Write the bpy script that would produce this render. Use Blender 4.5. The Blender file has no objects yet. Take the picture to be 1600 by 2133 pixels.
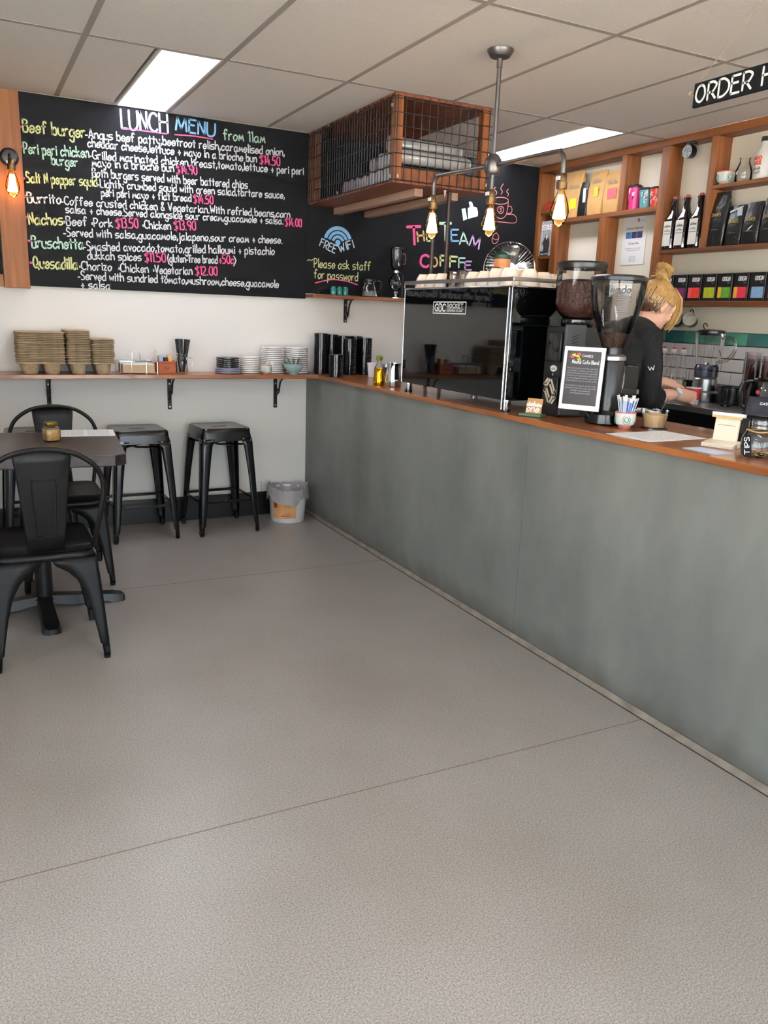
import bpy, bmesh, math, random
from mathutils import Vector, Matrix
random.seed(7)
R = math.radians
sc = bpy.context.scene
col = sc.collection

# ------------------------------------------------------------------ camera
cam_d = bpy.data.cameras.new('camera')
cam_d.sensor_fit = 'VERTICAL'; cam_d.sensor_height = 36.0; cam_d.lens = 28.37
cam_d.clip_start = 0.02
cam = bpy.data.objects.new('camera', cam_d); col.objects.link(cam)
cam.location = (-2.0149, -5.0993, 1.3307)
cam.rotation_euler = (1.3332, -0.0371, -0.4709)
sc.camera = cam

# ------------------------------------------------------------------ world: daylight seen through the shop front
world = bpy.data.worlds.new('daylight'); sc.world = world; world.use_nodes = True
bg = world.node_tree.nodes['Background']
bg.inputs[0].default_value = (0.78, 0.90, 1.0, 1); bg.inputs[1].default_value = 4.4
def portal(name, loc, rot, sx, sy):
    l = bpy.data.lights.new(name, 'AREA'); l.shape = 'RECTANGLE'; l.size = sx; l.size_y = sy
    l.cycles.is_portal = True
    o = bpy.data.objects.new(name, l); col.objects.link(o); o.location = loc; o.rotation_euler = rot
sun = bpy.data.lights.new('sun', 'SUN'); sun.energy = 72.0; sun.angle = R(1); sun.color = (1, .98, .96)   # sun added behind the building so pavement bounce brightens the ceiling
sun_o = bpy.data.objects.new('sun', sun); col.objects.link(sun_o); sun_o.rotation_euler = Vector((-.45, -.5, -1)).to_track_quat('-Z', 'Y').to_euler()
portal('window_portal_front', (-1.2, -7.9, 1.3), (R(90), 0, 0), 5.6, 2.2)
portal('window_portal_left', (-4.25, -5.4, 1.3), (R(90), 0, R(-90)), 4.0, 2.2)

# ------------------------------------------------------------------ exposure
TROFFER = 9.5
sc.view_settings.view_transform = 'Standard'; sc.view_settings.look = 'None'
sc.view_settings.exposure = 0.68; sc.view_settings.gamma = 1.0
sc.view_settings.use_curve_mapping = False
sc.cycles.max_bounces = 6; sc.cycles.diffuse_bounces = 4; sc.cycles.glossy_bounces = 3; sc.cycles.transmission_bounces = 2; sc.cycles.transparent_max_bounces = 24
sc.cycles.use_adaptive_sampling = True; sc.cycles.adaptive_threshold = .07
sc.cycles.sample_clamp_indirect = 6.0
sc.cycles.caustics_reflective = False; sc.cycles.caustics_refractive = False
sc.cycles.use_denoising = True

# ------------------------------------------------------------------ helpers
def lin(c):
    return tuple(((v/255)/12.92 if v/255 <= .04045 else ((v/255+.055)/1.055)**2.4) for v in c)
class MB:
    def __init__(s): s.v = []; s.f = []
    def add(s, vs, fs):
        n = len(s.v); s.v += [tuple(p) for p in vs]; s.f += [tuple(i+n for i in q) for q in fs]; return s
    def box(s, x0, x1, y0, y1, z0, z1):
        if x0 > x1: x0, x1 = x1, x0
        if y0 > y1: y0, y1 = y1, y0
        if z0 > z1: z0, z1 = z1, z0
        return s.add([(x0,y0,z0),(x1,y0,z0),(x1,y1,z0),(x0,y1,z0),(x0,y0,z1),(x1,y0,z1),(x1,y1,z1),(x0,y1,z1)],
            [(0,3,2,1),(4,5,6,7),(0,1,5,4),(1,2,6,5),(2,3,7,6),(3,0,4,7)])
    def cyl(s, p0, p1, r0, r1=None, n=16, caps=True):
        p0 = Vector(p0); p1 = Vector(p1); r1 = r0 if r1 is None else r1
        d = (p1-p0).normalized(); a = d.orthogonal().normalized(); b = d.cross(a)
        vs = []
        for p, r in ((p0, r0), (p1, r1)):
            for i in range(n):
                t = 2*math.pi*i/n; vs.append(p+(a*math.cos(t)+b*math.sin(t))*r)
        fs = [(i, (i+1) % n, n+(i+1) % n, n+i) for i in range(n)]
        if caps: fs += [tuple(range(n))[::-1], tuple(range(n, 2*n))]
        return s.add(vs, fs)
    def lathe(s, prof, n=24, c=(0,0,0), sq=0):
        vs = []; rings = []
        for r, z in prof:
            if r < 1e-6: rings.append([len(vs)]); vs.append((c[0], c[1], c[2]+z)); continue
            ring = []
            for i in range(n):
                t = 2*math.pi*i/n; k = r
                if sq: k = r/((abs(math.cos(t))**sq+abs(math.sin(t))**sq)**(1/sq))
                ring.append(len(vs)); vs.append((c[0]+k*math.cos(t), c[1]+k*math.sin(t), c[2]+z))
            rings.append(ring)
        fs = []
        for A, B in zip(rings, rings[1:]):
            if len(A) == 1 and len(B) == 1: continue
            for i in range(n):
                j = (i+1) % n
                if len(A) == 1: fs.append((A[0], B[j], B[i]))
                elif len(B) == 1: fs.append((A[i], A[j], B[0]))
                else: fs.append((A[i], A[j], B[j], B[i]))
        return s.add(vs, fs)
    def tube(s, pts, r, n=8, closed=False, rs=None):
        P = [Vector(p) for p in pts]; m = len(P); vs = []; a = None
        for i, p in enumerate(P):
            if closed: d = P[(i+1) % m]-P[i-1]
            else: d = P[min(i+1, m-1)]-P[max(i-1, 0)]
            d.normalize()
            if a is None: a = d.orthogonal().normalized()
            a = (a-d*a.dot(d)).normalized(); b = d.cross(a)
            rr = rs[i] if rs else r
            for k in range(n):
                t = 2*math.pi*k/n; vs.append(p+(a*math.cos(t)+b*math.sin(t))*rr)
        fs = []
        for i in range(m if closed else m-1):
            j = (i+1) % m
            for k in range(n): fs.append((i*n+k, i*n+(k+1) % n, j*n+(k+1) % n, j*n+k))
        if not closed: fs += [tuple(range(n))[::-1], tuple(range((m-1)*n, m*n))]
        return s.add(vs, fs)
    def prism(s, poly, axis, a, b):
        n = len(poly)
        mk = {'x': lambda u, v, w: (w, u, v), 'y': lambda u, v, w: (u, w, v), 'z': lambda u, v, w: (u, v, w)}[axis]
        vs = [mk(u, v, a) for u, v in poly]+[mk(u, v, b) for u, v in poly]
        return s.add(vs, [tuple(range(n))[::-1], tuple(range(n, 2*n))]+[(i, (i+1) % n, n+(i+1) % n, n+i) for i in range(n)])
    def sheet(s, rows):
        n = len(rows[0]); vs = [p for r in rows for p in r]
        return s.add(vs, [(i*n+k, i*n+k+1, (i+1)*n+k+1, (i+1)*n+k) for i in range(len(rows)-1) for k in range(n-1)])
    def xf(s, m):
        s.v = [tuple(m @ Vector(p)) for p in s.v]; return s
def O(mb, name, mat, parent=None, bevel=0, smooth=35, solid=0, sub=0, kind=None):
    me = bpy.data.meshes.new(name); me.from_pydata(mb.v, [], mb.f); me.validate()
    bm = bmesh.new(); bm.from_mesh(me); bmesh.ops.recalc_face_normals(bm, faces=bm.faces); bm.to_mesh(me); bm.free()
    if smooth:
        me.polygons.foreach_set('use_smooth', [True]*len(me.polygons)); me.set_sharp_from_angle(angle=R(smooth))
    for m in (mat if isinstance(mat, (list, tuple)) else [mat]): me.materials.append(m)
    o = bpy.data.objects.new(name, me); col.objects.link(o)
    if parent: o.parent = parent
    if solid: m = o.modifiers.new('thick', 'SOLIDIFY'); m.thickness = solid; m.offset = 0
    if sub: m = o.modifiers.new('sub', 'SUBSURF'); m.levels = sub; m.render_levels = sub
    if bevel:
        m = o.modifiers.new('bevel', 'BEVEL'); m.width = bevel; m.segments = 2; m.limit_method = 'ANGLE'; m.angle_limit = R(40); m.harden_normals = False
    if kind: o['kind'] = kind
    return o
def tag(o, label, cat, group=None):
    o['label'] = label; o['category'] = cat
    if group: o['group'] = group
    return o
def T(name, label, cat, loc=(0,0,0), rz=0, group=None):
    o = bpy.data.objects.new(name, None); col.objects.link(o); o.empty_display_size = .05
    o.location = loc; o.rotation_euler = (0, 0, rz)
    return tag(o, label, cat, group)
ORD = 'topmost,second,third,fourth,fifth,sixth,seventh,eighth,ninth,tenth,eleventh,twelfth,thirteenth,fourteenth,fifteenth,sixteenth,seventeenth,eighteenth,nineteenth,twentieth'.split(',')
def nth(i, n): return 'topmost' if i == n-1 else 'bottom one' if i == 0 else ORD[n-1-i]+' from the top'
def struct(o): o['kind'] = 'structure'; return o
def dup(root, loc, rz=None, label=None, group=None, parent=None):
    c = root.copy(); col.objects.link(c); c.parent = parent
    if loc is not None: c.location = loc
    if rz is not None: c.rotation_euler = (0, 0, rz)
    if label: c['label'] = label
    if group: c['group'] = group
    for ch in list(root.children): dup(ch, None, None, parent=c)
    return c
# superellipse ring in xy
def rrect(hx, hy, r, n=4, cx=0, cy=0):
    out = []
    for sx, sy, a0 in ((1,1,0), (-1,1,90), (-1,-1,180), (1,-1,270)):
        for i in range(n+1):
            t = R(a0+90*i/n); out.append((cx+sx*(hx-r)+r*math.cos(t), cy+sy*(hy-r)+r*math.sin(t)))
    return out
def loft(mb, rings, cap0=True, cap1=True):
    n = len(rings[0]); vs = [p for r in rings for p in r]; fs = []
    for i in range(len(rings)-1):
        for k in range(n): fs.append((i*n+k, i*n+(k+1) % n, (i+1)*n+(k+1) % n, (i+1)*n+k))
    if cap0: fs.append(tuple(range(n))[::-1])
    if cap1: fs.append(tuple(range((len(rings)-1)*n, len(rings)*n)))
    return mb.add(vs, fs)
def smooth_path(P, k=6):
    P = [Vector(p) for p in P]
    if len(P) < 3: return P
    out = []
    for i in range(len(P)-1):
        p0, p1, p2, p3 = P[max(i-1, 0)], P[i], P[i+1], P[min(i+2, len(P)-1)]
        for j in range(k):
            t = j/k
            out.append(.5*((2*p1)+(p2-p0)*t+(2*p0-5*p1+4*p2-p3)*t*t+(3*p1-p0-3*p2+p3)*t**3))
    return out+[P[-1]]

# ------------------------------------------------------------------ materials
MATS = {}
def pm(name, rgb, rough=.5, metal=0, noise=None, bump=None, spec=.5, trans=0, alpha=1, coat=0, emit=None, estr=0, sheen=0, sss=0):
    """principled; noise = (scale, amount, stretch xyz), bump = (scale, strength)"""
    m = bpy.data.materials.new(name); m.use_nodes = True; nt = m.node_tree; N = nt.nodes; L = nt.links
    b = N['Principled BSDF']; c = lin(rgb)
    b.inputs['Base Color'].default_value = (*c, 1); b.inputs['Roughness'].default_value = rough
    b.inputs['Metallic'].default_value = metal; b.inputs['Specular IOR Level'].default_value = spec
    b.inputs['Transmission Weight'].default_value = trans; b.inputs['Alpha'].default_value = alpha
    b.inputs['Coat Weight'].default_value = coat
    if emit: b.inputs['Emission Color'].default_value = (*lin(emit), 1); b.inputs['Emission Strength'].default_value = estr
    if noise or bump: tc = N.new('ShaderNodeTexCoord')
    if noise:
        mp = N.new('ShaderNodeMapping'); L.new(tc.outputs['Object'], mp.inputs[0])
        if len(noise) > 2: mp.inputs['Scale'].default_value = noise[2]
        t = N.new('ShaderNodeTexNoise'); t.inputs['Scale'].default_value = noise[0]; t.inputs['Detail'].default_value = 5
        L.new(mp.outputs[0], t.inputs['Vector'])
        r = N.new('ShaderNodeValToRGB'); a = noise[1]
        r.color_ramp.elements[0].position = .3; r.color_ramp.elements[1].position = .7
        r.color_ramp.elements[0].color = (*[x*(1-a) for x in c], 1); r.color_ramp.elements[1].color = (*[min(1, x*(1+a)) for x in c], 1)
        L.new(t.outputs['Fac'], r.inputs[0]); L.new(r.outputs[0], b.inputs['Base Color'])
    if bump:
        t2 = N.new('ShaderNodeTexNoise'); t2.inputs['Scale'].default_value = bump[0]; t2.inputs['Detail'].default_value = 4
        L.new(tc.outputs['Object'], t2.inputs['Vector'])
        bp = N.new('ShaderNodeBump'); bp.inputs['Strength'].default_value = bump[1]; bp.inputs['Distance'].default_value = .01
        L.new(t2.outputs['Fac'], bp.inputs['Height']); L.new(bp.outputs[0], b.inputs['Normal'])
    MATS[name] = m; return m
def glass(name, tint=(255,255,255), rough=.03, ior=1.28, base=.05):
    """thin clear wall: transparent mixed with a gloss by Fresnel"""
    m = bpy.data.materials.new(name); m.use_nodes = True; nt = m.node_tree; N = nt.nodes; L = nt.links
    N.remove(N['Principled BSDF']); out = N['Material Output']
    t = N.new('ShaderNodeBsdfTransparent'); t.inputs[0].default_value = (*lin(tint), 1)
    g = N.new('ShaderNodeBsdfGlossy'); g.inputs['Roughness'].default_value = rough
    f = N.new('ShaderNodeFresnel'); f.inputs[0].default_value = ior
    a = N.new('ShaderNodeMath'); a.operation = 'ADD'; a.inputs[1].default_value = base; L.new(f.outputs[0], a.inputs[0])
    x = N.new('ShaderNodeMixShader'); L.new(a.outputs[0], x.inputs[0]); L.new(t.outputs[0], x.inputs[1]); L.new(g.outputs[0], x.inputs[2])
    L.new(x.outputs[0], out.inputs[0]); MATS[name] = m; return m
def emis(name, rgb, s):
    m = bpy.data.materials.new(name); m.use_nodes = True; N = m.node_tree.nodes; N.remove(N['Principled BSDF'])
    e = N.new('ShaderNodeEmission'); e.inputs[0].default_value = (*lin(rgb), 1); e.inputs[1].default_value = s
    m.node_tree.links.new(e.outputs[0], N['Material Output'].inputs[0]); return m
def wood(name, dark, light, rough=.4, grain='x', scale=3.0, coat=0):
    m = bpy.data.materials.new(name); m.use_nodes = True; nt = m.node_tree; N = nt.nodes; L = nt.links; b = N['Principled BSDF']
    tc = N.new('ShaderNodeTexCoord'); mp = N.new('ShaderNodeMapping'); L.new(tc.outputs['Object'], mp.inputs[0])
    st = {'x': (.6, 9, 9), 'y': (9, .6, 9), 'z': (9, 9, .6)}[grain]; mp.inputs['Scale'].default_value = st
    n1 = N.new('ShaderNodeTexNoise'); n1.inputs['Scale'].default_value = scale; n1.inputs['Detail'].default_value = 7; n1.inputs['Distortion'].default_value = .8
    L.new(mp.outputs[0], n1.inputs['Vector'])
    r = N.new('ShaderNodeValToRGB'); r.color_ramp.elements[0].position = .3; r.color_ramp.elements[1].position = .72
    r.color_ramp.elements[0].color = (*lin(dark), 1); r.color_ramp.elements[1].color = (*lin(light), 1)
    L.new(n1.outputs['Fac'], r.inputs[0]); L.new(r.outputs[0], b.inputs['Base Color'])
    bp = N.new('ShaderNodeBump'); bp.inputs['Strength'].default_value = .12; bp.inputs['Distance'].default_value = .004
    L.new(n1.outputs['Fac'], bp.inputs['Height']); L.new(bp.outputs[0], b.inputs['Normal'])
    b.inputs['Roughness'].default_value = rough; b.inputs['Coat Weight'].default_value = coat
    return m

# ------------------------------------------------------------------ single-stroke handwriting: point = digit (half units) + letter (a=-3 .. k=7)
GL = {
'a':'5g3h1g0f1d3d5f/5h5e6d','b':'0k0d/0f2h4h5f4d2d0e','c':'5g3h1g0f1d3d5e','d':'5g3h1g0f1d3d5e/5k5d','e':'0f5f5g3h1g0f1d3d5e',
'f':'5j4k2j2d/0h4h','g':'5g3h1g0f1d3d5e/5h5c4a2a0b','h':'0k0d/0f2h4h5f5d','i':'1h1d/1j1i','j':'2h2b1a0a/2j2i','k':'0k0d/4h0f/1f5d',
'l':'1k1d','m':'!0d1h3e5h6d','n':'0h0d/0f2h4h5f5d','o':'3h1g0f1d3d5f5g3h','p':'0h0a/0f2h4h5f4d2d0e','q':'5g3h1g0f1d3d5e/5h5a',
'r':'0h0d/0f2h4h','s':'5h2h0g1f4f5e3d0d','t':'2j2d/0h4h','u':'0h0e2d4d5f/5h5d','v':'!0h2d4h','w':'!0h1d3g5d6h','x':'!0h4d/!4h0d',
'y':'0h1f2e4e5g/5h4c2a0a','z':'!0h4h0d4d',
'A':'!0d3k6d/1f5f','B':'0k0d/0k3k5j3h0h/0h4h5f4d0d','C':'6j4k1j0g1e4d6e','D':'0k0d/0k3k6i6f3d0d','E':'!5k0k0d5d/0h4h','F':'!5k0k0d/0h4h',
'G':'6j4k1j0g1e4d6e6g4g','H':'!0k0d/!6k6d/0h6h','I':'1k1d','J':'4k4e2d0e','K':'0k0d/!5k0g5d','L':'!0k0d4d','M':'!0d1k4e7k8d','N':'!0d0k5d5k',
'O':'3k1j0g1e3d5e6g5j3k','P':'0k0d/0k3k5j5i3g0g','Q':'3k1j0g1e3d5e6g5j3k/4f7c','R':'0k0d/0k3k5j5i3g0g/2g5d','S':'5j3k1k0i1h4g5e3d0d',
'T':'!0k6k/3k3d','U':'0k0f1d4d6f6k','V':'!0k3d6k','W':'!0k2d4i6d8k','X':'!0k5d/!5k0d','Y':'!0k3g6k/3g3d','Z':'!0k5k0d5d',
'0':'3k1j0g1e3d5e5j3k','1':'!0j2k2d','2':'0j2k4j4h0d5d','3':'0k3k4i2h4g4e2d0d','4':'!3k0f5f/4h4d','5':'5k1k0h3h5f3d0d','6':'4k1i0f1d4d5f3g0f',
'7':'!0k5k1d','8':'3k0j2h5f3d0f4h5j3k','9':'5i3g0i2k5j5h4d','$':'5j2j0i2h4g5e2d0d/3k3c','.':'0d1d','*':'0g1g/0f1f',',':'1e0c','+':'1f5f/3h3d',
'-':'0f3f','(':'2k0h0f2b','(':'2k0h0f2b',')':'0k2h2f0b','&':'5d1i2k4j0f1d3d5f','~':'0f2g4f6g',':':'0d0e/0g0h','!':'1k1f/1d1d','/':'0d4k',"'":'0k0j'}
def gl_strokes(ch):
    out = []; mx = 0
    for s in GL.get(ch, '').split('/'):
        if not s: continue
        c = s[0] == '!'; s = s.lstrip('!')
        p = [(int(s[i])*.5, ord(s[i+1])-100) for i in range(0, len(s), 2)]
        mx = max(mx, max(q[0] for q in p)); out.append((c, p))
    return out, mx
def text_strokes(t):
    x = 0; S = []
    for ch in t:
        if ch == ' ': x += 2.2; continue
        st, w = gl_strokes(ch)
        for c, p in st: S.append((c, [(x+a, b) for a, b in p]))
        x += w+.95
    return S, max(x-.95, .5)
def ribbon(mb, P, w, mapf, lift=0):
    """flat stroke of width w along 2-D points P; mapf (u,v)->3-D"""
    P = [Vector(p) for p in P]; Q = [P[0]]
    for p in P[1:]:
        if (p-Q[-1]).length > w*.12: Q.append(p)
    if len(Q) == 1: Q.append(Q[0]+Vector((w*.3, 0)))
    d0 = (Q[1]-Q[0]).normalized(); d1 = (Q[-1]-Q[-2]).normalized()
    Q = [Q[0]-d0*w*.32]+Q+[Q[-1]+d1*w*.32]; n = len(Q); vs = []
    for i, p in enumerate(Q):
        d = (Q[min(i+1, n-1)]-Q[max(i-1, 0)]).normalized(); nn = Vector((-d.y, d.x))
        h = w*.5*(.55 if i in (0, n-1) else 1)
        vs += [mapf(*(p+nn*h)), mapf(*(p-nn*h))]
    mb.add(vs, [(2*i, 2*i+1, 2*i+3, 2*i+2) for i in range(n-1)])
def write(mb, t, p0, p1, cap, w, mapf, slant=0, k=3):
    """text along p0->p1 on a plane given by mapf(u,v)"""
    S, W = text_strokes(t); p0 = Vector(p0); p1 = Vector(p1); d = (p1-p0); L = d.length; d.normalize(); up = Vector((-d.y, d.x))
    sx = L/W; sy = cap/7
    for c, P in S:
        j = random.uniform(-.12, .12)
        pts = [p0+d*((x+slant*y)*sx)+up*((y+j)*sy) for x, y in P]
        if not c: ribbon(mb, smooth_path(pts, k), w, mapf)
        else:
            for a, b in zip(pts, pts[1:]): ribbon(mb, [a, b], w, mapf)
def wplane(o, u, v, n=None):
    """mapping of a plane: origin o, axes u,v"""
    o, u, v = Vector(o), Vector(u), Vector(v)
    return lambda a, b: tuple(o+u*a+v*b)
# ------------------------------------------------------------------ shared materials
M_wall = pm('painted_wall', (240,235,227), .75, bump=(60,.05))
M_wallin = pm('painted_wall_cream', (232,222,200), .75, bump=(60,.05))
M_tile = pm('ceiling_tile_white', (240,234,227), .9, noise=(90,.03), bump=(140,.12))
M_tee = pm('ceiling_tee_grey', (168,160,152), .6)
M_black = pm('black_paint', (14,13,14), .35, spec=.5, bump=(35,.04))
M_blackgloss = pm('black_gloss_metal', (7,6,7), .2, spec=.55)
M_blackmatt = pm('black_powder_coat', (12,11,11), .45, bump=(220,.06), spec=.3)
M_base = pm('black_baseboard', (16,14,16), .35)
M_board = pm('chalkboard_black', (19,20,23), .6, noise=(5,.22,(1,1,1)), spec=.16)
M_iron = pm('wrought_iron', (36,28,26), .45, metal=.3)
M_steel = pm('brushed_steel', (170,170,168), .28, metal=1)
M_chrome = pm('chrome', (215,215,218), .08, metal=1)
M_screw = pm('zinc_screw', (190,185,175), .35, metal=1)
M_white = pm('white_ceramic', (238,234,228), .22, coat=.3)
M_whitepl = pm('white_plastic', (232,230,224), .4)
M_paper = pm('white_paper', (236,234,228), .7)
M_blackpl = pm('black_plastic', (18,18,19), .3)
M_bronze = pm('aged_brass', (120,95,66), .35, metal=1)
M_pipe = pm('galvanised_pipe', (112,108,106), .38, metal=1)
M_glass = glass('clear_glass'); M_glass2 = glass('smoky_plastic', (244,242,238), .05)
W_top = wood('worktop_wood', (112,62,30), (164,100,52), .3, 'y', 2.5, .25)
W_topx = wood('worktop_wood_x', (112,62,30), (164,100,52), .3, 'x', 2.5, .25)
W_frame = wood('stained_pine', (98,54,22), (142,84,38), .5, 'z', 2.5)
W_frameY = wood('stained_pine_y', (92,50,20), (136,80,36), .5, 'y', 2.5)
W_dark = wood('cage_wood', (84,40,16), (132,72,30), .5, 'y', 2.2)
W_darkz = wood('cage_wood_z', (92,46,18), (148,84,36), .5, 'z', 2.2)
W_ply = wood('cage_ply', (96,48,24), (128,68,36), .55, 'y', 1.6)
W_pale = wood('pale_batten', (150,118,100), (178,146,126), .6, 'y', 2)
CH = {k: pm('chalk_'+k, c, .9, noise=(140,.16)) for k, c in dict(w=(226,226,226), y=(214,216,150), g=(188,222,196), p=(232,88,140), s=(206,226,240), b=(132,184,226), o=(226,170,120), l=(196,160,200)).items()}

# floor: sheets of speckled vinyl
def floor_mat():
    m = bpy.data.materials.new('speckled_vinyl'); m.use_nodes = True; nt = m.node_tree; N = nt.nodes; L = nt.links; b = N['Principled BSDF']
    tc = N.new('ShaderNodeTexCoord')
    n1 = N.new('ShaderNodeTexNoise'); n1.inputs['Scale'].default_value = 240; n1.inputs['Detail'].default_value = 6; n1.inputs['Roughness'].default_value = .75; L.new(tc.outputs['Object'], n1.inputs['Vector'])
    n2 = N.new('ShaderNodeTexNoise'); n2.inputs['Scale'].default_value = 1.6; n2.inputs['Detail'].default_value = 4; L.new(tc.outputs['Object'], n2.inputs['Vector'])
    r1 = N.new('ShaderNodeValToRGB'); e = r1.color_ramp.elements
    e[0].position = .36; e[0].color = (*lin((112,107,102)), 1); e[1].position = .64; e[1].color = (*lin((186,179,172)), 1)
    L.new(n1.outputs['Fac'], r1.inputs[0])
    r2 = N.new('ShaderNodeValToRGB'); e = r2.color_ramp.elements
    e[0].position = .3; e[0].color = (.84,.82,.79,1); e[1].position = .7; e[1].color = (1,1,1,1); L.new(n2.outputs['Fac'], r2.inputs[0])
    mx = N.new('ShaderNodeMix'); mx.data_type = 'RGBA'; mx.blend_type = 'MULTIPLY'; mx.inputs[0].default_value = 1
    L.new(r1.outputs[0], mx.inputs[6]); L.new(r2.outputs[0], mx.inputs[7]); L.new(mx.outputs[2], b.inputs['Base Color'])
    b.inputs['Roughness'].default_value = .34; b.inputs['Specular IOR Level'].default_value = .5
    n3 = N.new('ShaderNodeTexNoise'); n3.inputs['Scale'].default_value = 160; L.new(tc.outputs['Object'], n3.inputs['Vector'])
    bp = N.new('ShaderNodeBump'); bp.inputs['Strength'].default_value = .03; bp.inputs['Distance'].default_value = .002
    L.new(n3.outputs['Fac'], bp.inputs['Height']); L.new(bp.outputs[0], b.inputs['Normal'])
    return m
M_floor = floor_mat(); M_seam = pm('floor_weld', (120,100,84), .6)
XL, XR, YF, H = -4.3, 1.92, -8.0, 2.4258
floor = struct(O(MB().box(XL-.1, XR+.1, YF-.1, .1, -.06, -.004), 'floor', M_seam, smooth=0))
ys = [.0, -1.24, -3.245, -5.25, -7.25, -8.0]
for a, b in zip(ys, ys[1:]):
    O(MB().box(XL, XR, b+.0008, a-.0008, -.005, 0), 'vinyl_sheet', M_floor, floor, smooth=0)
for y in ys[1:5]: O(MB().box(XL, XR, y-.0016, y+.0016, -.004, .0006), 'welded_seam', M_seam, floor, smooth=0)

# walls
struct(O(MB().box(XL-.1, XR+.1, 0, .1, -.06, H+.3), 'wall_back', M_wall, smooth=0))
wall_right = struct(O(MB().box(XR, XR+.1, YF-.1, .1, -.06, H+.3), 'wall_right', M_wallin, smooth=0))
wl = MB(); wl.box(XL-.1, XL, -3.4, 0, 0, H+.3); wl.box(XL-.1, XL, YF, -7.4, 0, H+.3); wl.box(XL-.1, XL, -7.4, -3.4, 0, .2); wl.box(XL-.1, XL, -7.4, -3.4, 2.4, H+.3)
struct(O(wl, 'wall_left', M_wall, smooth=0))
wf = MB(); wf.box(XL, -4.0, YF-.1, YF, 0, H+.3); wf.box(1.6, XR, YF-.1, YF, 0, H+.3); wf.box(-4.0, 1.6, YF-.1, YF, 0, .2); wf.box(-4.0, 1.6, YF-.1, YF, 2.4, H+.3)
struct(O(wf, 'wall_front', M_wall, smooth=0))
M_alu = pm('aluminium_frame', (150,150,152), .4, metal=.8)
for n, (axis, c, a, b) in enumerate((('y', YF-.05, -4.0, 1.6), ('x', XL-.05, -7.4, -3.4))):
    k = 4; fr = MB(); gl = []
    for i in range(k+1):
        u = a+(b-a)*i/k
        fr.box(*((u-.03, u+.03, c-.03, c+.03) if axis == 'y' else (c-.03, c+.03, u-.03, u+.03)), .2, 2.4)
    for z in (.2, 2.34): fr.box(*((a, b, c-.03, c+.03) if axis == 'y' else (c-.03, c+.03, a, b)), z, z+.06)
    w = struct(O(fr, 'window_%d' % (n+1), M_alu, smooth=0))
    for i in range(k):
        u0 = a+(b-a)*i/k+.03; u1 = a+(b-a)*(i+1)/k-.03
        O(MB().box(*((u0, u1, c-.003, c+.003) if axis == 'y' else (c-.003, c+.003, u0, u1)), .26, 2.34), 'pane', M_glass, w, smooth=0)
# pavement outside so that the sky light meets ground below the horizon
struct(O(MB().box(-30, 30, -40, YF-.1, -.3, -.05), 'ground', pm('pavement', (214,210,202), .9), smooth=0))
struct(O(MB().box(-30, XL-.1, YF-.1, 8, -.3, -.05), 'ground', pm('pavement_left', (214,210,202), .9), smooth=0))

# ceiling: lay-in tiles on a tee grid
ceil = struct(O(MB().box(XL-.1, XR+.1, YF-.1, .1, H+.06, H+.12), 'ceiling', M_tile, smooth=0))
gx = [-1.4675+.6*k for k in range(-5, 6)]; gx = [XL]+[g for g in gx if XL+.05 < g < XR-.05]+[XR]
gy = [0]+[-1.19-1.2*k for k in range(0, 6)]+[YF]
TROFF = {(-0.8675, 0, 'r'), (1.5325, 0, 'r'), (-0.8675, 3, 'r'), (1.5325, 3, 'r'), (-2.6675, 3, 'r')}
def is_troff(x1, j): return any(abs(x1-t[0]) < .02 and t[1] == j for t in TROFF)
for i, (x0, x1) in enumerate(zip(gx, gx[1:])):
    for j, (y0, y1) in enumerate(zip(gy, gy[1:])):
        xe = x1-.3 if is_troff(x1, j) else x1
        O(MB().box(x0+.010, xe-.010, y1+.010, y0-.010, H, H+.015), 'ceiling_tile', M_tile, ceil, smooth=0)
for x in gx[1:-1]: O(MB().box(x-.0125, x+.0125, YF, 0, H-.0015, H+.03), 'tee_bar', M_tee, ceil, smooth=0)
for y in gy[1:-1]:
    for a, b in zip(gx, gx[1:]): O(MB().box(a+.0125, b-.0125, y-.0125, y+.0125, H-.0015, H+.03), 'tee_bar', M_tee, ceil, smooth=0)
O(MB().box(XL, 0, -.018, 0, H-.003, H+.02), 'wall_angle', M_tee, ceil, smooth=0)
E_trof = emis('troffer_diffuser', (236,240,255), TROFFER)
M_trofrim = pm('troffer_rim', (226,222,214), .5)
tl = {(-0.8675,0): 'bright fluorescent ceiling panel above the lunch menu board', (1.5325,0): 'bright fluorescent ceiling panel above the wall shelves behind the counter',
      (-0.8675,3): 'fluorescent ceiling panel over the middle of the room behind the camera', (1.5325,3): 'fluorescent ceiling panel behind the camera above the counter end', (-2.6675,3): 'fluorescent ceiling panel behind the camera on the window side'}
for (x1, j), lab in tl.items():
    x0 = x1-.3; y0, y1 = gy[j], gy[j+1]
    t = T('ceiling_light', lab, 'ceiling light', (x0+.15, (y0+y1)/2, H-.002), group='fluorescent ceiling panels'); hx, hy = .142, (y0-y1)/2-.012
    O(MB().box(-hx, hx, -hy, hy, .012, .04), 'housing', M_trofrim, t, smooth=0)
    fr = MB(); fr.box(-hx, -hx+.012, -hy, hy, 0, .012); fr.box(hx-.012, hx, -hy, hy, 0, .012); fr.box(-hx+.012, hx-.012, -hy, -hy+.012, 0, .012); fr.box(-hx+.012, hx-.012, hy-.012, hy, 0, .012)
    O(fr, 'rim', M_trofrim, t, smooth=0)
    O(MB().box(-hx+.013, hx-.013, -hy+.013, hy-.013, .004, .011), 'diffuser', E_trof, t, smooth=0)

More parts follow.
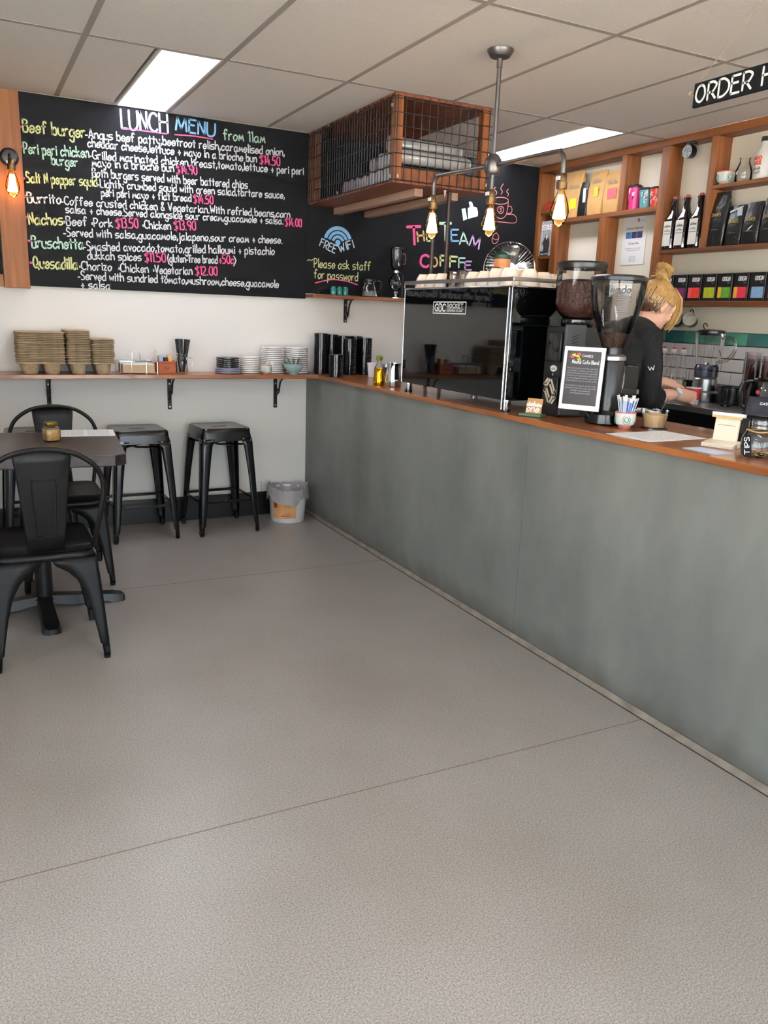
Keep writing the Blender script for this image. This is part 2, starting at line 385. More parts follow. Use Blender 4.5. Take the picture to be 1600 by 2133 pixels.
# baseboard
bb = MB(); bb.prism([(0,0),(-.018,0),(-.018,.135),(-.010,.155),(0,.155)], 'x', XL, .015)
struct(O(bb, 'baseboard_back', M_base, smooth=0))
b2 = struct(O(MB().box(-.38, -.30, -.012, 0, .158, .225), 'trim_1', M_whitepl, bevel=.004)); O(MB().box(-.36, -.348, -.017, -.011, .18, .2), 'rocker', M_whitepl, b2); O(MB().box(-.332, -.32, -.017, -.011, .18, .2), 'rocker', M_whitepl, b2)

# ------------------------------------------------------------------ counter
def counter_mat():
    m = bpy.data.materials.new('grey_render'); m.use_nodes = True; nt = m.node_tree; N = nt.nodes; L = nt.links; b = N['Principled BSDF']
    tc = N.new('ShaderNodeTexCoord'); mp = N.new('ShaderNodeMapping'); mp.inputs['Scale'].default_value = (1, 1, .55); L.new(tc.outputs['Object'], mp.inputs[0])
    n1 = N.new('ShaderNodeTexNoise'); n1.inputs['Scale'].default_value = 2.2; n1.inputs['Detail'].default_value = 8; n1.inputs['Roughness'].default_value = .62; L.new(mp.outputs[0], n1.inputs['Vector'])
    r = N.new('ShaderNodeValToRGB'); e = r.color_ramp.elements
    e[0].position = .28; e[0].color = (*lin((101,103,97)), 1); e[1].position = .74; e[1].color = (*lin((133,134,127)), 1)
    L.new(n1.outputs['Fac'], r.inputs[0])
    # colour darkens to brown towards the foot of the panel, broken by noise
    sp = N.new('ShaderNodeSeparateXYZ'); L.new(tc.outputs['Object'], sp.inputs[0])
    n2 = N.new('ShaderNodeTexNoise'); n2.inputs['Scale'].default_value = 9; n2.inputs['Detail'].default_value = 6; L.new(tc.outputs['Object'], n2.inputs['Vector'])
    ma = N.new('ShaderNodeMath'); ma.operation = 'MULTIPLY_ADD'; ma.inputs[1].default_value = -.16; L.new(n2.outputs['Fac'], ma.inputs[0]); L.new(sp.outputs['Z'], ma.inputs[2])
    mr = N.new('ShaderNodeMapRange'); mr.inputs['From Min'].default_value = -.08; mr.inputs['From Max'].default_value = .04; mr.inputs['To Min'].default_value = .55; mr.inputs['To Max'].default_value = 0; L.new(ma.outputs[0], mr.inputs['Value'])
    # one long grubby streak rubbed down the panel near the shelf end
    yd = N.new('ShaderNodeMath'); yd.operation = 'ADD'; yd.inputs[1].default_value = .86; L.new(sp.outputs['Y'], yd.inputs[0])
    ya = N.new('ShaderNodeMath'); ya.operation = 'ABSOLUTE'; L.new(yd.outputs[0], ya.inputs[0])
    yn = N.new('ShaderNodeMath'); yn.operation = 'MULTIPLY_ADD'; yn.inputs[1].default_value = .22; L.new(n2.outputs['Fac'], yn.inputs[0]); L.new(ya.outputs[0], yn.inputs[2])
    ym = N.new('ShaderNodeMapRange'); ym.inputs['From Min'].default_value = .08; ym.inputs['From Max'].default_value = .22; ym.inputs['To Min'].default_value = .35; ym.inputs['To Max'].default_value = 0; L.new(yn.outputs[0], ym.inputs['Value'])
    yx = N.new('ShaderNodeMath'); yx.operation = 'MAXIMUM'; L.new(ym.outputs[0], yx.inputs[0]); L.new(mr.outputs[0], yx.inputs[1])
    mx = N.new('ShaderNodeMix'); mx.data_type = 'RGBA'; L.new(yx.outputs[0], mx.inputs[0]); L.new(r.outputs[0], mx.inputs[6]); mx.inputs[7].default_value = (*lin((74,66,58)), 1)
    L.new(mx.outputs[2], b.inputs['Base Color']); b.inputs['Roughness'].default_value = .48
    n3 = N.new('ShaderNodeTexNoise'); n3.inputs['Scale'].default_value = 26; n3.inputs['Detail'].default_value = 5; L.new(tc.outputs['Object'], n3.inputs['Vector'])
    bp = N.new('ShaderNodeBump'); bp.inputs['Strength'].default_value = .08; bp.inputs['Distance'].default_value = .01; L.new(n3.outputs['Fac'], bp.inputs['Height']); L.new(bp.outputs[0], b.inputs['Normal'])
    return m
M_counter = counter_mat()
ZT = .952; YC = -5.6
ct = T('service_counter', 'long service counter faced with scuffed grey rendered panels', 'counter', (0, 0, 0))
for a, b in ((-.002, -2.452), (-2.454, -4.9), (-4.902, YC)):
    O(MB().box(.014, .034, b, a, 0, .929), 'front_panel', M_counter, ct, smooth=0)
O(MB().box(.036, .54, YC, -.002, .02, .928), 'carcass', M_black, ct, smooth=0)
O(MB().prism([(-.004,0),(.013,0),(.013,.02),(.008,.021),(-.002,.006)], 'y', YC, -.02), 'skirting_bead', pm('cove_bead', (128,118,106), .5, noise=(14,.3)), ct, smooth=0)
O(MB().prism([(-.009,.0002),(-.004,.0002),(-.004,.0012),(-.009,.001)], 'y', YC, -.02), 'dark_line', pm('dark_brown_line', (52,44,38), .8), ct, smooth=0)  # thin dark brown strip on the floor along the counter foot
wt = tag(O(MB().box(-.008, .565, YC, -.002, .9295, ZT), 'counter_worktop', W_top, bevel=.002), 'reddish brown wooden worktop running along the grey counter', 'worktop')

# ------------------------------------------------------------------ bar shelf on the back wall
bs = T('bar_shelf', 'brown wooden bar shelf on black iron brackets below the menu board', 'shelf', (0, 0, 0))
O(MB().box(XL, -.0085, -.27, -.001, .929, ZT), 'plank', W_topx, bs, bevel=.002)
def bracket(par, x, z, h=.21, d=.16):
    b = MB(); b.box(x-.012, x+.012, -.006, -.001, z-h, z-.001); b.box(x-.012, x+.012, -d, -.006, z-.006, z-.001)
    br = O(b, 'bracket', M_iron, par, smooth=0)
    P = smooth_path([(x, -d+.015, z-.008), (x, -d*.62, z-.035), (x, -d*.5, z-.075), (x, -d*.42, z-.105), (x, -d*.2, z-.115), (x, -.012, z-h*.72)], 5)
    P2 = smooth_path([(x, -d*.42, z-.1), (x, -d*.25, z-.085), (x, -d*.18, z-.105), (x, -d*.3, z-.118)], 4)
    s = MB(); s.tube(P, .006, 6); s.tube(P2, .005, 6); O(s, 'scroll', M_iron, br)
    for k in (.25, .62, .92): O(MB().cyl((x, -.006, z-h*k), (x, -.010, z-h*k), .005, n=10), 'screw', M_screw, br)
for x in (-1.593, -.897, -.205): bracket(bs, x, .929)

# ------------------------------------------------------------------ boards and posts on the back wall
def chalk(par, name, t, x0, z0, x1, z1, cap, w, c, y=-.0126):
    mb = MB(); write(mb, t, (x0, z0), (x1, z1), cap, w, lambda a, b: (a, y, b)); return O(mb, name, CH[c], par, smooth=0)
MENU=[
 ('LUNCH', 's', -1.128, 2.309, -0.87, 2.317, 0.098, 0.0109),
 ('MENU', 'b', -0.824, 2.339, -0.594, 2.331, 0.07, 0.0109),
 ('from 11am', 'g', -0.542, 2.321, -0.283, 2.333, 0.057, 0.0073),
 ('Beef burger', 'y', -1.642, 2.226, -1.327, 2.234, 0.061, 0.0085),
 ('-Angus beef patty,beetroot relish,caramelised onion,', 'w', -1.325, 2.235, -0.157, 2.274, 0.053, 0.0073),
 ('cheddar cheese,lettuce + mayo in a brioche bun', 'w', -1.315, 2.19, -0.336, 2.217, 0.051, 0.0073),
 ('$14.50', 'p', -0.316, 2.214, -0.188, 2.213, 0.05, 0.0073),
 ('Peri peri chicken', 'g', -1.645, 2.117, -1.311, 2.132, 0.055, 0.0073),
 ('burger', 'g', -1.508, 2.076, -1.374, 2.078, 0.051, 0.0073),
 ('-Grilled marinated chicken breast,tomato,lettuce + peri peri', 'w', -1.309, 2.127, -0.03, 2.179, 0.051, 0.0073),
 ('mayo in a brioche bun', 'w', -1.295, 2.089, -0.841, 2.11, 0.052, 0.0073),
 ('$14.90', 'p', -0.824, 2.104, -0.705, 2.108, 0.048, 0.0073),
 ('Both burgers served with beer battered chips', 'w', -1.297, 2.035, -0.394, 2.061, 0.052, 0.0073),
 ('Salt N pepper squid', 'y', -1.641, 1.97, -1.275, 1.987, 0.053, 0.0073),
 ('-Lightly crumbed squid with green salad,tartare sauce,', 'w', -1.273, 1.982, -0.155, 2.026, 0.05, 0.0073),
 ('peri peri mayo + flat bread', 'w', -1.253, 1.936, -0.742, 1.955, 0.047, 0.0073),
 ('$14.50', 'p', -0.727, 1.949, -0.61, 1.952, 0.047, 0.0073),
 ('Burrito', 'w', -1.642, 1.866, -1.471, 1.876, 0.058, 0.0085),
 ('-Coffee crusted chicken & Vegetarian.With refried beans,corn', 'w', -1.47, 1.872, -0.117, 1.915, 0.05, 0.0073),
 ('salsa + cheese.Served alongside sour cream,guacamole + salsa.', 'w', -1.448, 1.83, -0.162, 1.873, 0.048, 0.0073),
 ('$14.00', 'p', -0.149, 1.865, -0.039, 1.867, 0.047, 0.0073),
 ('Nachos', 'y', -1.641, 1.753, -1.467, 1.765, 0.06, 0.0085),
 ('*Beef', 'w', -1.46, 1.762, -1.338, 1.769, 0.055, 0.0073),
 ('*Pork', 'w', -1.312, 1.767, -1.198, 1.773, 0.052, 0.0073),
 ('$13.50', 'p', -1.179, 1.772, -1.056, 1.779, 0.052, 0.0073),
 ('*Chicken', 'w', -1.028, 1.779, -0.867, 1.786, 0.052, 0.0073),
 ('$13.90', 'p', -0.846, 1.787, -0.718, 1.794, 0.052, 0.0073),
 ('-Served with salsa,guacamole,jalapeno,sour cream + cheese.', 'w', -1.466, 1.704, -0.168, 1.757, 0.051, 0.0073),
 ('Bruschetta', 'g', -1.634, 1.631, -1.364, 1.641, 0.061, 0.0085),
 ('-Smashed avocado,tomato,grilled halloumi + pistachio', 'w', -1.362, 1.637, -0.219, 1.685, 0.054, 0.0073),
 ('dukkah spices', 'w', -1.344, 1.588, -1.044, 1.597, 0.052, 0.0073),
 ('$11.50', 'p', -1.022, 1.595, -0.903, 1.599, 0.051, 0.0073),
 ('(gluten-free bread', 'w', -0.888, 1.601, -0.587, 1.611, 0.05, 0.0073),
 ('+50c', 'p', -0.579, 1.612, -0.484, 1.615, 0.049, 0.0073),
 (')', 'w', -0.484, 1.615, -0.472, 1.615, 0.052, 0.0073),
 ('Quesadilla', 'y', -1.633, 1.523, -1.401, 1.529, 0.062, 0.0085),
 ('*Chorizo', 'w', -1.39, 1.526, -1.214, 1.532, 0.053, 0.0073),
 ('*Chicken', 'w', -1.174, 1.528, -1.005, 1.532, 0.053, 0.0073),
 ('*Vegetarian', 'w', -0.975, 1.53, -0.744, 1.536, 0.054, 0.0073),
 ('$12.00', 'p', -0.723, 1.536, -0.59, 1.54, 0.051, 0.0073),
 ('-Served with sundried tomato,mushroom,cheese,guacamole', 'w', -1.401, 1.473, -0.191, 1.486, 0.053, 0.0073),
 ('+ salsa', 'w', -1.389, 1.426, -1.227, 1.426, 0.05, 0.0073),
]
BUL= [(-1.655, 2.248), (-1.655, 2.149), (-1.655, 1.989), (-1.653, 1.896), (-1.651, 1.788), (-1.648, 1.666), (-1.646, 1.549)]
UND= [[(-1.128, 2.308), (-1.013, 2.31), (-0.877, 2.31)], [(-0.83, 2.312), (-0.718, 2.318), (-0.607, 2.315)]]
WIFI= [('FREE', 's', 0.087, 1.761, 0.196, 1.721, 0.049, 0.0066), ('WIFI', 's', 0.232, 1.73, 0.335, 1.766, 0.05, 0.0066), ('Please ask staff', 'y', 0.052, 1.625, 0.459, 1.628, 0.056, 0.0057), ('for password', 'y', 0.053, 1.558, 0.367, 1.555, 0.055, 0.0057), ('~', 'y', 0.005, 1.651, 0.046, 1.657, 0.038, 0.0047)]
TEAM= [('T', 'p', 0.737, 1.814, 0.842, 1.826, 0.113, 0.019), ('H', 'o', 0.816, 1.839, 0.865, 1.848, 0.063, 0.0123), ('E', 'y', 0.885, 1.847, 0.925, 1.852, 0.056, 0.0114), ('T', 'g', 0.99, 1.857, 1.082, 1.865, 0.114, 0.019), ('E', 'b', 1.082, 1.861, 1.142, 1.866, 0.075, 0.0114), ('A', 'g', 1.151, 1.845, 1.219, 1.852, 0.078, 0.0114), ('M', 'l', 1.232, 1.845, 1.313, 1.825, 0.075, 0.0123), ('C', 'p', 0.845, 1.674, 0.91, 1.678, 0.079, 0.0171), ('O', 'o', 0.932, 1.68, 0.98, 1.684, 0.062, 0.0123), ('F', 'y', 1.003, 1.689, 1.059, 1.692, 0.069, 0.0133), ('F', 'y', 1.081, 1.688, 1.139, 1.689, 0.07, 0.0133), ('F', 'g', 1.155, 1.687, 1.207, 1.69, 0.064, 0.0114), ('E', 'l', 1.208, 1.675, 1.263, 1.678, 0.058, 0.0114)]
WC= (0.217, 1.789)
PINKU= [(0.061, 1.527), (0.136, 1.547), (0.203, 1.556), (0.293, 1.549), (0.366, 1.531)]
HAND = [(1.21, 2.019), (1.201, 2.088), (1.218, 2.101), (1.207, 2.128), (1.218, 2.136), (1.234, 2.133), (1.249, 2.103), (1.276, 2.101), (1.289, 2.072), (1.289, 2.044)]
CUFF = [(1.171, 2.004), (1.151, 2.08), (1.182, 2.088), (1.203, 2.017)]
DRAW= [[(1.408, 2.158), (1.429, 2.178), (1.473, 2.187), (1.518, 2.186), (1.541, 2.171), (1.521, 2.15), (1.477, 2.141), (1.432, 2.142), (1.408, 2.158)], [(1.408, 2.158), (1.418, 2.095), (1.439, 2.062), (1.47, 2.046), (1.5, 2.048), (1.528, 2.07), (1.539, 2.118), (1.541, 2.171)], [(1.543, 2.13), (1.565, 2.135), (1.578, 2.115), (1.572, 2.092), (1.539, 2.083)], [(1.423, 2.021), (1.517, 2.022), (1.609, 2.025), (1.624, 2.054), (1.596, 2.08), (1.539, 2.078)], [(1.423, 2.25), (1.413, 2.234), (1.436, 2.219), (1.431, 2.2)], [(1.488, 2.278), (1.468, 2.246), (1.484, 2.227), (1.475, 2.208)], [(1.535, 2.248), (1.52, 2.23), (1.537, 2.217), (1.532, 2.199)], [(1.478, 2.127), (1.456, 2.116), (1.454, 2.096), (1.475, 2.078), (1.497, 2.085), (1.506, 2.106), (1.497, 2.123), (1.478, 2.127)], [(1.49, 2.116), (1.473, 2.111), (1.487, 2.098), (1.472, 2.088)], [(1.456, 1.946), (1.431, 1.925), (1.423, 1.889), (1.443, 1.87), (1.472, 1.887), (1.478, 1.923), (1.456, 1.946)], [(1.429, 1.907), (1.452, 1.897), (1.473, 1.906)]]
mb1 = T('menu_chalkboard', 'black chalkboard with the handwritten lunch menu', 'chalkboard', (0, 0, 0))
O(MB().box(-1.655, -.004, -.012, -.0005, 1.425, H-.004), 'panel', M_board, mb1, smooth=0)
for t, c, x0, z0, x1, z1, cap, w in MENU: chalk(mb1, 'chalk_lettering', t, x0, z0, x1, z1, cap*(.88 if c == 'w' else 1), w*(.9 if c == 'w' else 1), c)
for x, z in BUL:
    O(MB().lathe([(0,0),(.007,0)], 10).xf(Matrix.Translation((x, -.0126, z)) @ Matrix.Rotation(R(90), 4, 'X')), 'chalk_bullet', CH['p'], mb1)
for U in UND:
    m = MB(); ribbon(m, smooth_path(U, 5), .007, lambda a, b: (a, -.0128, b)); O(m, 'chalk_underline', CH['p'], mb1, smooth=0)
mb2 = T('wifi_chalkboard', 'black chalkboard with free wifi note and coffee team lettering', 'chalkboard', (0, 0, 0))
O(MB().box(-.003, 1.795, -.012, -.0005, 1.46, H-.004), 'panel', M_board, mb2, smooth=0)
for t, c, x0, z0, x1, z1, cap, w in WIFI+TEAM: chalk(mb2, 'chalk_lettering', t, x0, z0, x1, z1, cap, w, c)
cx, cz = WC
m = MB()
for r0, r1 in ((0,.018),(.027,.046),(.053,.072),(.079,.102)):
    N_ = 20; a0, a1 = R(18), R(165)
    vs = []
    for i in range(N_+1):
        a = a0+(a1-a0)*i/N_
        if r0 == 0: a = 2*math.pi*i/N_
        vs += [(cx+r0*math.cos(a), -.0126, cz+r0*math.sin(a)), (cx+r1*math.cos(a), -.0126, cz+r1*math.sin(a))]
    m.add(vs, [(2*i, 2*i+1, 2*i+3, 2*i+2) for i in range(N_)])
O(m, 'wifi_symbol', CH['b'], mb2, smooth=0)
m = MB(); ribbon(m, smooth_path(PINKU, 5), .007, lambda a, b: (a, -.0128, b)); O(m, 'chalk_underline', CH['p'], mb2, smooth=0)
for n, P in (('hand_drawing', HAND), ('cuff_drawing', CUFF)):
    m = MB(); m.add([(a, -.0126, b) for a, b in P], [tuple(range(len(P)))]); O(m, n, CH['s'], mb2, smooth=0)
CH['pk'] = pm('chalk_coral', (206,120,112), .9)
for P in DRAW:
    m = MB(); ribbon(m, smooth_path(P, 5), .005, lambda a, b: (a, -.0126, b)); O(m, 'cup_drawing', CH['pk'], mb2, smooth=0)
mb3 = T('side_chalkboard', 'edge of another framed chalkboard left of the timber post', 'chalkboard', (0, 0, 0))
O(MB().box(-2.9, -1.79, -.012, -.0005, 1.48, H-.004), 'panel', M_board, mb3, smooth=0)
O(MB().box(-2.9, -1.79, -.022, -.0005, 1.415, 1.479), 'bottom_rail', wood('rail_pine', (122,70,32), (164,104,54), .55, 'x'), mb3, bevel=.002)
chalk(mb3, 'chalk_lettering', 'all day', -2.3, 1.56, -1.803, 1.56, .05, .006, 'b')
tag(O(MB().box(-1.788, -1.657, -.03, -.0005, 1.41, H-.004), 'timber_post', wood('rough_pine', (118,66,28), (172,106,52), .55, 'z', 2), bevel=.002), 'rough brown timber post between the two menu chalkboards', 'post')

# Edison bulb
E_fil = emis('glowing_filament', (255,200,130), 18)
M_bulb = glass('amber_bulb_glass', (255,236,200), .02, 1.15, .02)
def bulb(par, x, y, z, s=1.0, W=5.0):
    """socket top at z, bulb hangs below"""
    so = O(MB().lathe([(0,0),(.013,0),(.017,-.006),(.017,-.03),(.021,-.032),(.021,-.055),(.018,-.058),(.0,-.058)], 18, (x,y,z)), 'socket', M_bronze, par)
    O(MB().box(x-.024, x-.017, y-.01, y+.01, z-.026, z-.012), 'switch', M_whitepl, so)
    p = [(.012,-.056),(.015,-.07),(.024,-.09),(.033,-.12),(.036,-.142),(.032,-.162),(.02,-.182),(.007,-.192),(0,-.196)]
    bu = O(MB().lathe([(r*s, q) for r, q in p], 20, (x,y,z)), 'bulb', M_bulb, par)
    fm = MB()
    for k in range(9):
        a = math.pi*2*k/9
        fm.tube([(x+.006*math.cos(a), y+.006*math.sin(a), z-.08), (x+.021*s*math.cos(a+.3), y+.021*s*math.sin(a+.3), z-.165)], .0056, 6)
    O(fm, 'filament', E_fil, bu)
    O(MB().cyl((x, y, z-.058), (x, y, z-.085), .005, .003, 8), 'stem', M_glass, bu)
M_plate = pm('gunmetal', (70,68,68), .4, metal=.8)
sl = T('wall_lamp', 'bare bulb wall lamp with round dark plate on the timber post', 'wall lamp', (-1.722, -.031, 2.085))
O(MB().lathe([(0,0),(.048,0),(.048,.006),(.036,.018),(.012,.022),(0,.022)], 24).xf(Matrix.Rotation(R(90), 4, 'X')), 'back_plate', M_plate, sl)
O(MB().tube(smooth_path([(0,-.018,0),(0,-.05,.008),(.0,-.068,-.008),(0,-.07,-.02)], 5), .007, 8), 'arm', M_plate, sl)
bulb(sl, .004, -.07, -.015, 1.0, 1.6)

# ------------------------------------------------------------------ cage cupboard under the ceiling
x0, x1, y0, y1, z0, z1 = .0, .58, -1.185, -.014, 2.0, H-.003
cg = T('cup_cage', 'wood framed wire mesh cage of cups fixed under the ceiling', 'cabinet', (0, 0, 0))
O(MB().box(x0, x1, y0, y1, z0, z0+.016), 'floor_board', W_ply, cg, smooth=0)
O(MB().box(x0, x1, y0, y1, z1-.014, z1), 'top_board', W_ply, cg, smooth=0)
for (a, b, c, d, g) in ((x0+.004, x0+.05, y0+.004, y0+.05, 0), (x1-.05, x1-.004, y0+.004, y0+.05, 0), (x0+.004, x0+.05, y1-.1, y1, 0), (x1-.05, x1-.004, y1-.05, y1, 0)):
    O(MB().box(a, b, c, d, z0+.0165, z1-.0145), 'post', W_darkz, cg, bevel=.002)
O(MB().box(x0+.051, x1-.051, y0+.004, y0+.03, z0+.0165, z0+.075), 'front_rail', W_dark, cg, bevel=.002)
O(MB().box(x1-.03, x1-.006, y0+.051, y1-.051, z0+.0165, z0+.075), 'side_rail', W_dark, cg, bevel=.002)
M_wire = pm('black_wire', (16,15,15), .4)
nw = 0
y = y0
while y < y1-.01:
    O(MB().cyl((x0-.003, y, z0), (x0-.003, y, z1-.005), .0024, n=6), 'mesh_wire', M_wire, cg); y += .034
for k in range(7): z = z0+.012+k*.064; O(MB().cyl((x0-.006, y0, z), (x0-.006, y1, z), .0024, n=6), 'mesh_wire', M_wire, cg)
x = x0+.014
while x < x1:
    O(MB().cyl((x, y0-.003, z0), (x, y0-.003, z1-.005), .0024, n=6), 'mesh_wire', M_wire, cg); x += .046
for k in range(7): z = z0+.012+k*.064; O(MB().cyl((x0, y0-.006, z), (x1, y0-.006, z), .0024, n=6), 'mesh_wire', M_wire, cg)
for (px_, py_, pz_) in ((x0-.008, y0+.02, z0+.03), (x0+.02, y0-.008, z0+.03), (x0-.008, y0+.02, z1-.06), (x1-.02, y0-.008, z0+.04), (x0-.008, -.75, z1-.012), (x0-.008, -.35, z1-.012), (x0-.008, -.5, z0+.02)):
    O(MB().box(px_-.005, px_+.005, py_-.005, py_+.005, pz_-.008, pz_+.008), 'mesh_clip', M_screw, cg)
for x in (.18, .40): tag(O(MB().box(x, x+.05, y0+.09, -.014, z0-.041, z0-.001), 'ceiling_batten', W_pale, bevel=.002), 'pale timber batten under the cup cage, %s' % ('nearer the menu board' if x < .3 else 'nearer the coffee lettering'), 'batten')
O(MB().cyl((.345,-1.13,1.962), (.345,-1.13,1.999), .0, .012, 8), 'hook', M_screw, cg)
# pipes dropping from the cage to the coffee machine
for x, l in ((.300, 'dark pipe dropping from cup cage to coffee machine, left of two'), (.392, 'dark pipe dropping from cup cage to coffee machine, right of two')):
    tag(O(MB().cyl((x, -1.1, ZT), (x, -1.1, 1.999), .011, n=12), 'service_pipe', pm('dark_conduit', (52,34,28), .4)), l, 'pipe')

# cup sleeves in the cage
M_cupw = pm('paper_cup_white', (240,237,234), .55); M_sleeve = glass('plastic_sleeve', (240,240,240), .12, base=.10); M_cupg = pm('paper_cup_green', (60,104,84), .5)
M_cupk = pm('paper_cup_speckle', (206,196,196), .55, noise=(60,.35))
def cup_sleeve(x, y, z, L_, r, lab, mat=M_cupw, axis='x', sleeve=True):
    t = T('cup_sleeve', lab, 'cup stack', (x, y, z), 0 if axis == 'x' else R(90), 'sleeves of paper cups in the cage')
    n = int(L_/.011); b = MB(); prof = [(0,0)]
    for i in range(n):
        a = i*.011; prof += [(r*.985, a), (r, a+.001), (r, a+.005), (r*.955, a+.006)]
    prof += [(r*.72, n*.011+.06), (0, n*.011+.06)]
    O(b.lathe(prof, 22).xf(Matrix.Rotation(R(90), 4, 'Y') @ Matrix.Translation((0,0,0))), 'cup_column', mat, t)
    if sleeve:
        O(MB().lathe([(.0,-.006),(r*.9,-.004),(r*1.02,.004),(r*1.02,n*.011),(r*.8,n*.011+.05)], 22).xf(Matrix.Rotation(R(90), 4, 'Y')), 'clear_sleeve', M_sleeve, t)
zf = z0+.0165
S_ = [(.1,-1.085,zf+.044,.36,.043,'lowest sleeve of white cups at the front of the cage', M_cupw), (.075,-1.085,zf+.13,.38,.043,'middle sleeve of white cups at the front of the cage', M_cupw),
 (.07,-1.0,zf+.203,.38,.043,'topmost sleeve of white cups in the cage', M_cupw), (.06,-.99,zf+.044,.38,.043,'second sleeve of white cups on the cage floor', M_cupw), (.06,-.985,zf+.125,.38,.035,'sleeve of white cups wedged behind the topmost ones', M_cupw),
 (.06,-.90,zf+.044,.38,.043,'third sleeve of white cups on the cage floor', M_cupw), (.07,-.9,zf+.13,.36,.04,'sleeve of white cups halfway down the stepped pile', M_cupw),
 (.06,-.81,zf+.042,.36,.041,'fourth sleeve of white cups on the cage floor', M_cupw), (.07,-.80,zf+.122,.34,.038,'sleeve of greyish cups on the lower step of the pile', M_cupk),
 (.06,-.72,zf+.04,.34,.039,'fifth sleeve of cups on the cage floor', M_cupw), (.06,-.63,zf+.04,.34,.039,'sixth sleeve of speckled cups on the cage floor', M_cupk), (.06,-.545,zf+.04,.34,.039,'seventh sleeve of speckled cups on the cage floor', M_cupk), (.06,-.46,zf+.04,.30,.038,'sleeve of pinkish cups at the low end of the pile', pm('paper_cup_pink', (198,168,166), .55, noise=(50,.25)))]
for a in S_: cup_sleeve(*a)

# ------------------------------------------------------------------ small shelf under the wifi board
ss = T('narrow_shelf', 'narrow brown wooden shelf under the wifi chalkboard', 'shelf', (0, 0, 0))
O(MB().box(-.003, .95, -.15, -.0005, 1.432, 1.4525), 'plank', W_topx, ss, bevel=.002); bracket(ss, .287, 1.432, .15, .11); bracket(ss, .85, 1.432, .15, .11)
zs = 1.453
M_teal = pm('teal_glaze', (38,120,112), .2, coat=.3)
for i, x in enumerate((.155, .197, .240)):
    t = T('teal_canister', ['small teal canister, left of three on the narrow shelf', 'small teal canister, middle of three on the narrow shelf', 'small teal canister, right of three on the narrow shelf'][i], 'canister', (x, -.1, zs), group='teal canisters')
    O(MB().lathe([(0,0),(.018,0),(.019,.003),(.019,.042),(.017,.046),(.0,.046)], 20), 'body', M_teal, t)
    O(MB().lathe([(.017,.0462),(.014,.05),(.014,.056),(0,.057)], 20), 'lid', M_teal, t)
t = T('glass_carafe', 'glass coffee carafe with black lid and handle on the narrow shelf', 'carafe', (.42, -.085, zs))
O(MB().lathe([(0,.002),(.052,.002),(.058,.006),(.056,.02),(.045,.06),(.036,.085),(.036,.1),(.04,.106)], 28), 'body', M_glass, t)
O(MB().lathe([(.0405,.098),(.042,.1),(.042,.112),(.03,.118),(0,.118)], 24), 'lid', M_blackpl, t)
O(MB().lathe([(0,.006),(.05,.006),(.046,.04),(0,.04)], 24), 'water', pm('grey_water', (120,124,130), .1), t)
O(MB().tube(smooth_path([(.041,0,.1),(.075,0,.104),(.088,0,.085),(.08,0,.055),(.062,0,.04)], 6), .006, 8), 'handle', M_blackpl, t)
t = T('coffee_syphon', 'tall glass coffee syphon standing at the end of the narrow shelf', 'coffee syphon', (.615, -.09, zs))
O(MB().lathe([(0,0),(.045,0),(.045,.006),(.012,.014),(.010,.03),(0,.03)], 24), 'base', M_chrome, t)
O(MB().lathe([(.012,.05),(.03,.06),(.045,.085),(.048,.105),(.04,.13),(.02,.15),(.016,.165)], 24), 'lower_globe', M_glass, t)
O(MB().lathe([(.015,.166),(.022,.166),(.022,.18),(.015,.18)], 18), 'collar', M_chrome, t)
O(MB().lathe([(.016,.181),(.03,.195),(.039,.215),(.04,.32),(.039,.326)], 24), 'upper_tube', M_glass, t)
O(MB().lathe([(.041,.32),(.042,.33),(.03,.338),(0,.338)], 24), 'lid', M_blackpl, t)
O(MB().tube([(.05,0,.0),(.052,0,.15),(.03,0,.172)], .005, 8), 'stand', M_blackpl, t)
O(MB().tube(smooth_path([(.04,0,.29),(.065,0,.285),(.066,0,.23),(.042,0,.225)], 5), .004, 8), 'handle', pm('red_brown_handle', (110,60,52), .4), t)
O(MB().lathe([(0,.031),(.016,.031),(.018,.045),(.006,.052),(0,.052)], 16), 'burner', M_chrome, t)
